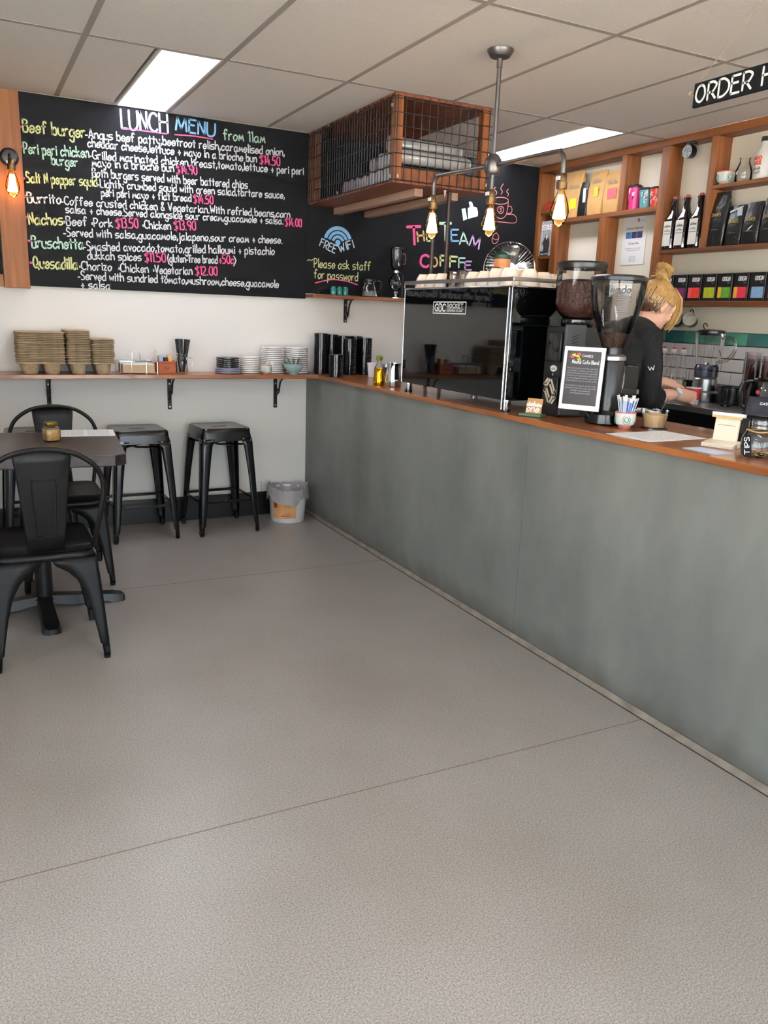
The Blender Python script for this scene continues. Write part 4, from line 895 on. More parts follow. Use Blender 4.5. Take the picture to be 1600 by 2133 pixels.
for i, (x, y, l) in enumerate(((.085,-1.69,'upturned cut glass tumbler in the front row of cups'), (.085,-1.775,'second upturned glass tumbler in the front row of cups'), (.175,-1.70,'upturned glass tumbler in the second row of cups'), (.175,-1.89,'tall upturned glass between the white cups'))):
    t = T('glass_tumbler', l, 'glass', (x, y, zc), .3*i, 'glasses on the coffee machine'); h = .075 if i < 3 else .092
    m = MB(); m.lathe([(.037,0),(.036,.02),(.034,.045),(.031,h-.004),(.028,h),(0,h)], 14); m.lathe([(.034,0),(.032,.03),(.028,h-.016),(0,h-.016)], 14)
    O(m, 'glass_body', M_cutglass, t, smooth=15)
t = T('pump_bottle', 'orange bottle with green cap standing behind the cups', 'bottle', (.445, -1.565, zc)); O(MB().lathe([(0,0),(.044,0),(.046,.004),(.043,.09),(.04,.158),(.0,.158)], 26), 'bottle_body', pm('orange_syrup', (214,140,88), .35), t); O(MB().lathe([(.041,.1583),(.043,.16),(.043,.178),(.03,.19),(.012,.195),(.01,.206),(0,.207)], 24), 'cap', pm('dark_green_cap', (28,66,52), .4), t)
t = T('coffee_dripper', 'glass coffee dripper at the left end of the machine top', 'dripper', (.44, -1.385, zc)); O(MB().lathe([(.03,0),(.03,.008),(.012,.016),(.014,.03),(.05,.09),(.0515,.092)], 26), 'cone', glass('amber_glass', (224,196,150), .05, base=.1), t); O(MB().lathe([(.0,0),(.045,0),(.045,.004),(0,.004)], 20).xf(Matrix.Translation((0,0,.016))), 'collar', pm('copper', (190,120,70), .25, metal=1), t)

# ------------------------------------------------------------------ pedestal fan behind the machine
t = T('pedestal_fan', 'chrome wire fan behind the coffee machine', 'fan', (1.16, -.62, 0), R(-28))
fc = Vector((0,0,1.66)); rf = .165
gm = []
for sgn, d in ((-1, .05), (1, .05)):
    for k in range(48):
        a = 2*math.pi*k/48
        g = MB(); g.tube([(.03*math.cos(a), sgn*d, 1.66+.03*math.sin(a)), (rf*.6*math.cos(a+.1), sgn*d*.95, 1.66+rf*.6*math.sin(a+.1)), (rf*.93*math.cos(a+.16), sgn*d*.6, 1.66+rf*.93*math.sin(a+.16)), (rf*math.cos(a+.18), 0, 1.66+rf*math.sin(a+.18))], .0014, 4)
        O(g, 'guard_wire', M_chrome, t)
O(MB().tube([(rf*math.cos(R(a)), 0, 1.66+rf*math.sin(R(a))) for a in range(0, 360, 10)], .004, 8, closed=True), 'guard_ring', M_chrome, t)
for sgn in (-1, 1): O(MB().cyl((0, sgn*.048, 1.66), (0, sgn*.054, 1.66), .034, n=20), 'guard_badge', M_chrome, t)
for k in range(4):
    q = Matrix.Translation(fc) @ Matrix.Rotation(R(90*k), 4, 'Y')
    O(MB().sheet([[(.02,-.012,-.02),(.02,.012,.02)], [(.07,-.02,-.045),(.07,.018,.04)], [(.125,-.02,-.06),(.13,.016,.05)], [(.145,-.012,-.04),(.148,.008,.03)]]).xf(q), 'fan_blade', pm('fan_blade_silver', (150,146,138), .3, metal=.8), t, solid=.002)
O(MB().cyl((0,.055,1.66), (0,.15,1.66), .05, .035, 20), 'motor', M_chrome, t); O(MB().cyl((0,.1,.03), (0,.1,1.62), .014, n=14), 'pole', M_chrome, t); O(MB().lathe([(0,0),(.17,0),(.17,.012),(.03,.03),(0,.03)], 28, (0,.1,0)), 'base', M_chrome, t)

# ------------------------------------------------------------------ grinder with round hopper
M_beans = pm('coffee_beans', (84,44,34), .45, noise=(150,.5), bump=(150,.9)); M_gbody = pm('grinder_black', (18,18,20), .3); M_grey = pm('grinder_grey', (66,68,72), .42)
t = T('coffee_grinder', 'boxy black coffee grinder with round hopper full of beans', 'grinder', (.15, -2.325, ZT)); x0_, x1_, y0_, y1_ = 0, .27, -.135, 0
O(MB().box(.01, .26, -.13, -.005, 0, .365), 'body', M_gbody, t, bevel=.004)
lv = O(MB().box(0, .10, -.147, -.132, .012, .375), 'louvre_panel', M_grey, t, bevel=.002)
for k in range(22):
    z = .06+k*.0125; O(MB().add([(.028,-.1475,z),(.062,-.1475,z+.012),(.062,-.1475,z+.016),(.028,-.1475,z+.004)], [(0,1,2,3)]), 'louvre_slot', M_black, lv, smooth=0, solid=.001)
M_motif = pm('cream_inlay', (206,188,166), .5); M_motifd = pm('bronze_inlay', (58,50,44), .4)
def motif_plate(z0m, mat, dark):
    """woven diamond plate on the -x face"""
    pl = O(MB().box(-.005, .009, -.122, -.03, z0m, z0m+.118), 'inlay_plate', M_gbody, t, bevel=.003)
    f = lambda a, b: (-.0058, -.122+a, z0m+b)
    W_, H_ = .092, .118
    for P in ([(.02,.008),(.006,.022),(.006,.096),(.02,.11)],):
        pass
    bars = [((.012,.030),(.046,.084)), ((.012,.055),(.040,.104)), ((.080,.088),(.046,.034)), ((.080,.063),(.052,.014)), ((.050,.106),(.082,.056)), ((.064,.108),(.084,.084)), ((.042,.012),(.010,.062)), ((.028,.010),(.008,.034))]
    for a, b in bars:
        m = MB(); ribbon(m, [a, b], .0105, f); O(m, 'inlay_strip', mat, pl, smooth=0)
motif_plate(.045, M_motif, 0); motif_plate(.225, M_motifd, 1)
lg = O(MB().lathe([(0,0),(.021,0),(.021,.003),(0,.004)], 24).xf(Matrix.Translation((.010,-.072,.196)) @ Matrix.Scale(.62, 4, (0,0,1)) @ Matrix.Rotation(R(-90), 4, 'Y')), 'logo_badge', M_whitepl, t)
m = MB(); write(m, 'cafe', (-.085,.192), (-.06,.192), .010, .0014, lambda a, b: (.0052, -.145-a, b)); O(m, 'logo_lettering', M_gbody, t, smooth=0)
O(MB().cyl((.010,-.075,.172),(.004,-.075,.172),.006,n=12), 'button', M_steel, t)
hx, hy = .115, -.068
O(MB().lathe([(0,.366),(.062,.366),(.066,.372),(.066,.395),(.058,.405),(.0,.405)], 28, (hx,hy,0)), 'collar', M_blackgloss, t)
O(MB().lathe([(.058,.402),(.066,.404),(.088,.43),(.099,.46),(.1,.6),(.1005,.602)], 32, (hx,hy,0)), 'hopper', M_glass2, t)
O(MB().lathe([(0,.407),(.06,.408),(.084,.43),(.0965,.462),(.0975,.545),(.06,.556),(0,.553)], 32, (hx,hy,0)), 'beans', M_beans, t, kind='stuff')
O(MB().lathe([(.1012,.596),(.1025,.6),(.1025,.618),(.095,.625),(0,.627)], 32, (hx,hy,0)), 'hopper_lid', M_blackpl, t)
# ------------------------------------------------------------------ grinder with cone hopper
t = T('coffee_grinder', 'black coffee grinder with clear cone hopper nearest the till', 'grinder', (.225, -2.66, ZT))
O(MB().lathe([(0,0),(.075,0),(.08,.006),(.078,.04),(.066,.055),(.0,.055)], 30), 'base', M_blackgloss, t)
O(MB().lathe([(0,.0555),(.052,.0555),(.052,.235),(.048,.245),(0,.245)], 28), 'body', M_gbody, t)
O(MB().box(.03, .11, -.045, .045, .06, .232), 'doser_chamber', glass('smoky_doser', (150,150,150), .1), t, bevel=.006)
O(MB().box(.05, .135, -.03, .03, .115, .135), 'doser_ledge', M_steel, t, bevel=.003)
O(MB().lathe([(.049,.2455),(.056,.248),(.056,.262),(.045,.27),(0,.27)], 26), 'adjust_collar', M_steel, t)
O(MB().lathe([(0,.2705),(.036,.2705),(.036,.295),(0,.296)], 24), 'neck', M_gbody, t)
O(MB().lathe([(.036,.293),(.042,.3),(.066,.36),(.086,.42),(.098,.48),(.103,.53),(.104,.545)], 32), 'hopper', M_glass2, t)
O(MB().lathe([(0,.2965),(.037,.2967),(.043,.31),(.059,.348),(.03,.352),(0,.35)], 28), 'ground_beans', pm('dark_ground_coffee', (66,42,28), .6, noise=(140,.4), bump=(140,.8)), t, kind='stuff')
O(MB().lathe([(.1045,.54),(.1065,.542),(.1065,.555),(.09,.563),(0,.565)], 32), 'hopper_lid', M_blackpl, t)
m = MB()
def cyl_map(r0, a0): return lambda a, b: ((r0(b))*math.cos(a0+a/.1), (r0(b))*math.sin(a0+a/.1), b)
write(m, 'eado', (0,.497), (.072,.497), .026, .005, cyl_map(lambda z: .1012+.02*(z-.5)+.0005, R(-148)), k=4)
O(m, 'hopper_lettering', M_black, t, smooth=0)
O(MB().tube(smooth_path([(-.06,.0,.01),(-.1,.03,.06),(-.105,.06,.08),(-.07,.09,.05)], 5), .004, 6), 'power_cord', M_blackpl, t)
O(MB().tube(smooth_path([(.06,-.05,.05),(.1,-.09,.062),(.125,-.12,.055),(.15,-.14,.05)], 4), .009, 8), 'portafilter_fork', M_chrome, t)
# framed sign leaning on it
t = T('framed_sign', 'white framed black coffee blend sign leaning on the grinder', 'sign', (.105, -2.635, ZT+.052), R(-62))
lean = Matrix.Rotation(R(-4), 4, 'X')
SW, SH = .165, .242
O(MB().box(-SW/2, SW/2, -.004, .004, 0, SH).xf(lean), 'frame', M_whitepl, t, bevel=.0015)
O(MB().box(-SW/2+.014, SW/2-.014, -.0052, -.0042, .02, SH-.016).xf(lean), 'card', pm('black_card', (44,40,42), .4), t, smooth=0)
f = lambda a, b: tuple(lean @ Vector((a, -.0056, b)))
m = MB(); write(m, 'DANES', (-.005,.204), (.036,.204), .008, .0014, f, k=2); O(m, 'sign_lettering', M_paper, t, smooth=0)
m = MB(); write(m, 'Mocha Cafe Blend', (-.045,.178), (.062,.178), .014, .0019, f, k=2); O(m, 'sign_lettering', M_paper, t, smooth=0)
m = MB()
for i in range(11):
    if i in (6,): continue
    write(m, ['rich smooth chocolate notes with a sweet finish', 'roasted daily for espresso and milk coffee'][i % 2], (-.062 if i < 9 else -.04,.158-i*.0095), (.062 if i < 9 else .04,.158-i*.0095), .0055, .0007, f, k=1)
O(m, 'small_print', pm('grey_small_print', (170,166,164), .7), t, smooth=0)
for i, (a, b, c_) in enumerate(((-.05,.212,(212,196,60)), (-.035,.208,(196,190,50)), (-.028,.196,(180,180,48)), (-.058,.205,(190,60,80)), (-.03,.216,(200,70,70)))):
    O(MB().add([f(a,b), f(a+.014,b+.004), f(a+.02,b-.008), f(a+.004,b-.006)], [(0,1,2,3)]), 'leaf_print', pm('leaf_%d' % i, c_, .5), t, smooth=0)
# take-one stand
t = T('card_stand', 'green based card stand reading take one', 'card stand', (.062, -2.405, ZT), R(-62))
O(MB().box(-.048, .048, -.03, .03, 0, .012), 'base', pm('sage_green_base', (78,108,84), .5), t, bevel=.003)
ln = Matrix.Translation((0,.006,.012)) @ Matrix.Rotation(R(-16), 4, 'X')
O(MB().box(-.034, .034, -.002, .002, 0, .062).xf(ln), 'card', wood('ply_card', (176,124,70), (206,156,96), .6, 'x'), t)
O(MB().box(-.034, .034, .012, .014, .012, .05), 'easel_back', M_whitepl, t)
f2 = lambda a, b: tuple(ln @ Vector((a, -.0026, b)))
m = MB(); write(m, 'take', (-.026,.03), (.02,.03), .020, .004, f2); O(m, 'card_lettering', M_paper, t, smooth=0)
m = MB(); write(m, 'one', (-.03,.006), (.024,.006), .03, .0048, f2); O(m, 'card_lettering', M_paper, t, smooth=0)
# patterned cup of sugar sticks
motif_cup('sugar_cup', 'patterned cup of blue and white sugar sticks on the counter', .205, -2.79, ZT, .038, .062, R(10))
rnd = random.Random(5); M_blue = pm('stick_blue', (70,110,190), .5)
for i in range(16):
    a = i*2.399; q = .007+.023*math.sqrt((i+.5)/16)
    t = T('sugar_stick', 'paper sugar stick with blue print standing in the patterned cup', 'sugar stick', (.205+q*.55*math.cos(a), -2.79+q*.55*math.sin(a), ZT+.012), a, 'sugar sticks')
    t.rotation_euler = (rnd.uniform(-.1,.1), R(7+q*280) if False else rnd.uniform(.05,.25), a)
    hh = .108+rnd.uniform(-.006,.008); O(MB().box(-.0012,.0012,-.0055,.0055,0,hh), 'sachet', M_paper, t, smooth=0); m = MB(); m.box(-.0016,.0016,-.0042,.0042,hh*.45,hh*.86); O(m, 'blue_print', M_blue if i % 2 else pm('stick_pale', (168,190,224), .5), t, smooth=0)
# tub of sugar with spoon
t = T('sugar_tub', 'clear plastic tub of raw sugar on the counter', 'tub', (.315, -2.83, ZT))
O(MB().lathe([(0,.0),(.052,0),(.052,.004),(.038,.006)], 30), 'lid_underneath', glass('frosted_lid', (226,222,214), .2, base=.2), t); O(MB().lathe([(0,.0065),(.04,.0065),(.05,.066),(.0525,.066),(.0525,.072),(.049,.072)], 30), 'tub_body', M_glass2, t); O(MB().lathe([(0,.008),(.0385,.008),(.0475,.055),(0,.06)], 28), 'sugar', pm('raw_sugar', (226,190,142), .8, noise=(160,.1)), t, kind='stuff')
o = tag(O(MB().tube([(0,0,.0),(.02,-.012,.05),(.035,-.022,.085)], .0022, 6), 'teaspoon', M_steel), 'steel teaspoon sticking out of the sugar tub', 'spoon'); o.location = (.318, -2.83, ZT+.03)
# menu sheet and card
t = T('counter_menu', 'white printed menu sheet lying flat on the counter', 'menu', (.165, -2.995, ZT), R(2)); O(MB().box(-.145,.145,-.102,.102,0,.001), 'sheet', M_paper, t, smooth=0)
m = MB(); [write(m, 'toasted sandwich and cake', (-.12, .08-i*.02), (.12 if i % 3 else .06, .08-i*.02), .008, .0011, lambda a, b: (b, -a, .0013) if False else (a, b, .0013), k=1) for i in range(9)]; O(m, 'print', M_ink, t, smooth=0)
tag(O(MB().box(.035,.115,-3.37,-3.235,ZT+.0003,ZT+.0016), 'loyalty_card', pm('pale_blue_card', (196,208,228), .5), smooth=0), 'pale blue card lying at the counter edge', 'card')
# card reader stand
M_cream = pm('cream_plastic', (226,214,190), .45)
t = T('receipt_stand', 'cream plastic stand with tilted plate beside the menu sheet', 'stand', (.215, -3.245, ZT), R(-72))
O(MB().prism([(-.06,0),(.06,0),(.06,.012),(.01,.022),(-.06,.014)], 'x', -.052, .052), 'foot', M_cream, t, bevel=.002)
O(MB().box(-.04,.04,-.006,.006,.018,.10).xf(Matrix.Rotation(R(-7),4,'X')), 'plate', M_cream, t, bevel=.002)
O(MB().box(-.052,.052,-.014,.014,.10,.112).xf(Matrix.Rotation(R(-7),4,'X')), 'top_bar', M_whitepl, t, bevel=.002); O(MB().box(-.05,.05,-.0145,-.012,.094,.0998).xf(Matrix.Rotation(R(-7),4,'X')), 'amber_strip', pm('amber_strip', (222,170,90), .5), t); O(MB().box(-.03,.03,-.0072,-.0062,.07,.0715).xf(Matrix.Rotation(R(-7),4,'X')), 'print_line', M_ink, t); O(MB().cyl((.045,-.035,0),(.045,-.035,.014),.011,n=16), 'knob', M_steel, t)
# tip jar
t = T('tip_jar', 'glass tip jar with coins, twine and a black tag', 'jar', (.150, -3.43, ZT))
O(MB().lathe([(0,.003),(.042,.002),(.05,.008),(.054,.03),(.052,.06),(.04,.08),(.036,.084),(.037,.09),(.036,.095),(.037,.1),(.036,.112),(.034,.112)], 30), 'jar_body', M_glass, t)
O(MB().tube([(.041*math.cos(R(a)), .041*math.sin(R(a)), .081+.002*math.sin(R(3*a))) for a in range(0,360,15)], .0022, 6, closed=True), 'twine', pm('jute_twine', (178,140,92), .9), t)
tg = O(MB().prism(rrect(.012,.034,.008,3), 'y', -.003, .003).xf(Matrix.Translation((-.062,-.006,.038)) @ Matrix.Rotation(R(-52),4,'Z') @ Matrix.Rotation(R(-8),4,'Y')), 'tag', M_board, t)
q = Matrix.Translation((-.062,-.006,.038)) @ Matrix.Rotation(R(-52),4,'Z') @ Matrix.Rotation(R(-8),4,'Y')
m = MB(); write(m, 'TIPS', (-.026,-.006), (.026,-.006), .013, .002, lambda a, b: tuple(q @ Vector((-b, -.0034, a)))); O(m, 'tag_lettering', M_paper, tg, smooth=0)
M_coin = pm('coin_metal', (168,140,84), .3, metal=1); c0_ = None
for i in range(16):
    a = i*2.4; r_ = .034*math.sqrt((i+.5)/16)
    o = tag(O(MB().cyl((0,0,0),(0,0,.002),.0105,n=14), 'coin', M_coin), 'coin lying in the bottom of the tip jar', 'coin', 'coins in the tip jar') if c0_ is None else c0_.copy()
    if c0_ is None: c0_ = o
    else: col.objects.link(o)
    o.location = (.150+r_*math.cos(a), -3.43+r_*math.sin(a), ZT+.008+.0022*(i % 4)); o.rotation_euler = (rnd.uniform(-.3,.3), rnd.uniform(-.3,.3), 0)
# till
t = T('cash_register', 'black cash register display behind the tip jar', 'till', (.445, -3.27, ZT), R(-62))
O(MB().prism([(-.12,0),(.12,0),(.12,.07),(.02,.10),(-.12,.04)], 'x', -.13, .13), 'keyboard_body', M_blackpl, t, bevel=.004)
O(MB().box(-.012,.012,-.0,.02,.08,.12), 'display_arm', M_blackpl, t)
dl = Matrix.Translation((-.055,.0,.088)) @ Matrix.Rotation(R(-28),4,'X')
O(MB().box(-.062,.062,-.008,.008,0,.075).xf(dl), 'display', M_gbody, t, bevel=.004); O(MB().box(-.05,.05,-.0092,-.0082,.012,.064).xf(dl), 'screen', pm('dark_screen', (42,44,54), .1), t, smooth=0)
m = MB(); write(m, 'CASIO', (-.018,.044), (.018,.044), .008, .0016, lambda a, b: tuple(dl @ Vector((a,-.0096,b)))); O(m, 'display_lettering', M_whitepl, t, smooth=0)
tag(O(MB().lathe([(0,0),(.026,0),(.03,.01),(.03,.06),(.02,.075),(0,.076)], 22), 'green_canister', pm('pale_green', (164,180,120), .5)), 'pale green canister at the right edge beside the tip jar', 'canister').location = (.262, -3.49, ZT)

# ------------------------------------------------------------------ pendant lamp
t = T('pendant_lamp', 'industrial pipe pendant lamp with three glowing filament bulbs', 'pendant lamp', (.063, -1.996, 0))
O(MB().lathe([(0,H-.002),(.055,H-.002),(.055,H-.008),(.04,H-.03),(.018,H-.036),(0,H-.036)], 28), 'canopy', M_pipe, t)
O(MB().cyl((0,0,2.02),(0,0,H-.034),.0095,n=14), 'down_pipe', M_pipe, t)
O(MB().cyl((0,0,H-.07),(0,0,H-.036),.012,n=14), 'pipe_union', M_pipe, t)
O(MB().lathe([(0,2.022),(.02,2.02),(.034,2.0),(.036,1.985),(.036,1.95),(.03,1.94),(.0,1.938)], 24), 'hub', M_pipe, t)
ad = Vector((.06, -.40, 0)); 
for s, L_ in ((1,.45),(-1,.39)):
    d = Vector((.045,-1,0)).normalized() if s > 0 else Vector((-.17,1,0)).normalized()
    e = d*L_
    P = [d*.03+Vector((0,0,1.975)), d*(L_-.06)+Vector((0,0,1.975)), d*(L_-.02)+Vector((0,0,1.968)), e+Vector((0,0,1.94)), e+Vector((0,0,1.885))]
    O(MB().tube(smooth_path(P, 5), .0095, 10), 'arm', M_pipe, t); bulb(t, e.x, e.y, 1.89, 1.0, 1.3)
O(MB().cyl((0,0,1.875),(0,0,1.94),.0095,n=14), 'drop_pipe', M_pipe, t); bulb(t, 0, 0, 1.88, 1.0, 1.3)

# ------------------------------------------------------------------ hanging sign
t = T('hanging_sign', 'black hanging sign reading order here above the counter', 'sign', (.25, -2.905, 2.055))
O(MB().box(-.006,.006,-.72,0,0,.076), 'board', M_board, t, bevel=.0015)
m = MB(); write(m, 'ORDER HERE', (.012,.013), (.445,.013), .052, .0075, lambda a, b: (-.0068, -a, b), k=5); O(m, 'sign_lettering', M_paper, t, smooth=0)
O(MB().tube([(0,-.01,.076),(0,-.36,.56 if False else H-2.055-.001)], .0014, 5), 'cord', pm('jute_cord', (150,128,104), .9), t); O(MB().tube([(0,-.71,.076),(0,-.36,H-2.055-.001)], .0014, 5), 'cord', MATS['jute_cord'], t); O(MB().tube([(0,.003,.05),(0,.02,.055),(0,.026,.045)], .004, 6), 'knot', MATS['jute_cord'], t)
# ------------------------------------------------------------------ splashback tiles
M_tw = pm('white_glazed_tile', (222,216,210), .18, noise=(2,.05)); M_tg = [pm('green_glazed_tile_%d' % i, c_, .15, noise=(7,.25)) for i, c_ in enumerate(((62,138,112),(54,128,104),(66,142,118),(44,104,100)))]
M_grout = pm('dark_grout', (70,68,66), .8)
O(MB().box(1.9165, 1.9195, -3.4, -.8, 1.017, 1.316), 'grout_bed', M_grout, wall_right, smooth=0)
tp = {}
def tile(y, z, mat, key):
    if key not in tp: tp[key] = O(MB().box(-.0045, 0, -.0747, .0747, -.0348, .0348), 'tile', mat, wall_right, bevel=.002); o = tp[key]
    else: o = tp[key].copy(); col.objects.link(o)
    o.location = (1.9165, y, z)
for r, (zc_, off) in enumerate(((1.2795,-1.284-.0765), (1.2045,-1.363-.0763), (1.129,-1.739+.0763), (1.0535,-1.814+.0763))):
    for k in range(-4, 13):
        y = off-k*.1526
        if -3.3 < y < -.85:
            if r == 0: q = (k*7+3) % 4; tile(y, zc_, M_tg[q], 'g%d' % q)
            else: tile(y, zc_, M_tw, 'w')
# ------------------------------------------------------------------ steel bench
t = T('steel_bench', 'stainless steel work bench along the tiled wall', 'bench', (0, 0, 0)); ZB = .935
M_bench = pm('satin_stainless', (142,140,136), .35, metal=.75)
O(MB().box(1.35, 1.915, -4.2, -.5, ZB-.032, ZB), 'bench_top', M_bench, t, bevel=.003); struct(O(MB().box(1.897, 1.9155, -4.2, -.5, ZB+.0005, 1.0155), 'trim_2', M_bench, bevel=.002))
for i in range(6): O(MB().box(1.375, 1.39, -.52-.61*i-.6, -.52-.61*i, .1, ZB-.035), 'door', M_blackpl, t, bevel=.002)
O(MB().box(1.391, 1.9, -4.18, -.52, .0, ZB-.034), 'carcass', M_black, t)

# ------------------------------------------------------------------ timber shelving on the right wall
XS, XB = 1.80, 1.919
sh = T('wall_shelving', 'stained timber box shelving filling the wall behind the counter', 'shelving', (0, 0, 0))
def brd(y0_, y1_, z0_, z1_, g): O(MB().box(XS+random.uniform(0,.003), XB, y0_, y1_, z0_, z1_), 'shelf_board' if g == 'y' else 'upright', W_frameY if g == 'y' else W_frame, sh, bevel=.0015)
brd(-3.6, -.002, 2.378, H-.004, 'y')
brd(-.048, -.002, 1.30, 2.377, 'z')
brd(-.2, -.049, 2.098, 2.12, 'y'); brd(-.2, -.049, 1.784, 1.803, 'y')
brd(-.262, -.2005, 1.30, 2.017, 'z')
brd(-1.2, -.2015, 2.018, 2.046, 'y')
brd(-.205, -.2, 2.0465, 2.12, 'z')
brd(-.905, -.858, 2.0465, 2.377, 'z')
brd(-.755, -.695, 1.30, 2.0175, 'z')
brd(-1.262, -1.2005, 1.30, 2.377, 'z')
brd(-3.6, -1.2625, 1.765, 1.785, 'y')
brd(-1.61, -1.568, 1.7855, 2.377, 'z')
brd(-3.6, -1.6105, 2.095, 2.115, 'y')
brd(-3.6, -1.2625, 1.457, 1.487, 'y')
brd(-2.3, -2.26, 2.1155, 2.377, 'z')

# bags
M_kraft = pm('kraft_paper', (196,152,92), .7, noise=(9,.12), bump=(14,.5)); M_foil = pm('black_foil_bag', (28,27,25), .32, bump=(16,.6)); M_gold = pm('gold_print', (176,150,60), .5)
def bag(lab, y, z, w, h, d, mat, lean=0, x=1.86, grp=None, top=.35):
    t = T('coffee_bag', lab, 'coffee bag', (x, y, z), 0, grp); m = MB(); rings = []
    for k, (u, dd, ww) in enumerate(((0,.9,.94),(.03,1,.98),(.3,1.05,1.0),(.6,.85,1.0),(.82,.45,.99),(.94,.12,.98),(1,.05,.97))):
        hw, hd = w/2*ww, d/2*dd; rings.append([(a, b+.003*math.sin(5*u+b*60), u*h) for a, b in rrect(hd, hw, min(hd*.6,.012), 3)])
    o = O(loft(m, rings), 'pouch', mat, t, smooth=60); t.rotation_euler = (0, lean, 0); return t
def face(t, nm, mat, P, d, z=0):
    """flat print on the -x face of a bag at depth d"""
    O(MB().add([(-d, a, b) for a, b in P], [tuple(range(len(P)))]), nm, mat, t, smooth=0)
def face_text(t, nm, mat, s, y0_, y1_, z, cap, w, d):
    m = MB(); write(m, s, (0, 0), (abs(y1_-y0_), 0), cap, w, lambda a, b: (-d, y0_-a, z+b), k=3); O(m, nm, mat, t, smooth=0)
zsH = 2.0465
t = bag('kraft coffee bag with yellow label behind the right bulb', -.345, zsH, .19, .31, .075, M_kraft); face(t, 'bag_label', pm('yellow_label', (226,208,40), .5), [(-.005,.06),(-.075,.06),(-.075,.125),(-.005,.125)], .0405); face_text(t, 'bag_lettering', M_ink, 'ORIGIN', .01, -.085, .19, .022, .003, .0385)
t = bag('slim black coffee bag with white label between kraft bags', -.478, zsH, .085, .225, .05, M_foil, x=1.845); face(t, 'bag_label', M_paper, [(-.012,.09),(-.04,.09),(-.04,.18),(-.012,.18)], .0275)
t = bag('kraft coffee bag with green label, middle of the shelf', -.60, zsH, .155, .285, .075, M_kraft, x=1.862); face(t, 'bag_label', pm('lime_label', (196,190,50), .5), [(.005,.115),(-.035,.115),(-.035,.175),(.005,.175)], .0415); face_text(t, 'bag_lettering', M_ink, 'ORIGIN', .03, -.04, .205, .02, .003, .034)
t = bag('kraft coffee bag with pink label beside the tumblers', -.765, zsH, .155, .265, .07, M_kraft, x=1.852); face(t, 'bag_label', pm('pink_label', (226,92,98), .5), [(.03,.085),(-.055,.085),(-.055,.15),(.03,.15)], .0395); face_text(t, 'bag_lettering', M_ink, 'ORIGIN', .04, -.04, .18, .022, .003, .0355)
t = bag('red snack packet on the small top left shelf', -.115, 2.1205, .13, .06, .06, pm('red_packet', (150,52,36), .4, noise=(30,.4)), x=1.855)
# black bags
zF = 1.7855
BB = [('tall black coffee bag with twisted top at the left end', -1.655, .115, .295, M_foil, 1.85), ('second black coffee bag along, with a small white sticker', -1.775, .105, .215, M_foil, 1.855), ('third black coffee bag along, with a white arrow mark', -1.888, .105, .22, M_foil, 1.85), ('fourth black coffee bag along, at the photo edge', -1.995, .10, .235, M_foil, 1.855), ('fifth black coffee bag along, beyond the photo edge', -2.10, .10, .23, M_foil, 1.855)]
for i, (lab, y, w, h, mt, x) in enumerate(BB):
    t = bag(lab, y, zF, w, h, .07, mt, x=x, grp='black coffee bags'); d = .0395
    face_text(t, 'bag_lettering', M_gold, 'DANES', .03, -.03, h*.55, .016, .0032, d-.002)
    m = MB(); m.tube([(-d+.002, .006*math.cos(R(a)), h*.70+.009*math.sin(R(a))) for a in range(0,360,45)], .001, 4, closed=True); O(m, 'drop_mark', M_gold, t)
    face_text(t, 'small_print', M_ink, 'coffee roasters', .022, -.022, h*.3, .006, .0012, d)
    if i == 1: face(t, 'sticker', pm('pale_sticker', (190,206,204), .5), [(-.012,h*.72),(-.045,h*.72),(-.045,h*.9),(-.012,h*.9)], .030); face(t, 'white_stripe', M_paper, [(.045,h*.82),(-.04,h*.93),(-.04,h*.96),(.045,h*.86)], .021)
    if i == 2: face(t, 'arrow_mark', M_paper, [(.01,h*.30),(.0,h*.38),(-.026,h*.45),(-.012,h*.38)], .041)
# tumblers
for y, h, c_, lab in ((-.955,.15,(206,52,120),'pink patterned tumbler with black lid, left of three'), (-1.055,.122,(92,150,156),'teal patterned tumbler with black lid, middle of three'), (-1.145,.118,(206,62,44),'red patterned tumbler with black lid, right of three')):
    t = T('travel_tumbler', lab, 'tumbler', (1.85, y, zsH), 0, 'tumblers on the shelf'); k = h/.15
    O(MB().lathe([(0,0),(.034,0),(.035,.004),(.044,h*.88),(0,h*.88)], 26), 'cup_body', pm('tumbler_%d' % c_[1], c_, .35), t)
    O(MB().lathe([(.0445,h*.8805),(.0465,h*.885),(.0465,h*.94),(.038,h*.96),(.036,h),(0,h)], 26), 'tumbler_lid', M_blackpl, t)
    rnd2 = random.Random(int(-y*1000))
    for q in range(9):
        a = R(150+rnd2.uniform(0,75)); z = h*rnd2.uniform(.12,.75); rr_ = .0355+.009*(z/h/.88)+.0008
        m = MB(); ribbon(m, smooth_path([(0,0),(.006*rnd2.choice((-1,1)),.008),(0,.016),(.008,.02)], 3), .004, lambda u_, v_: ((rr_+.009*v_/h/.88)*math.cos(a+u_/rr_), (rr_+.009*v_/h/.88)*math.sin(a+u_/rr_), z+v_)); O(m, 'pattern_stroke', M_paper if q % 3 else M_black, t, smooth=0)
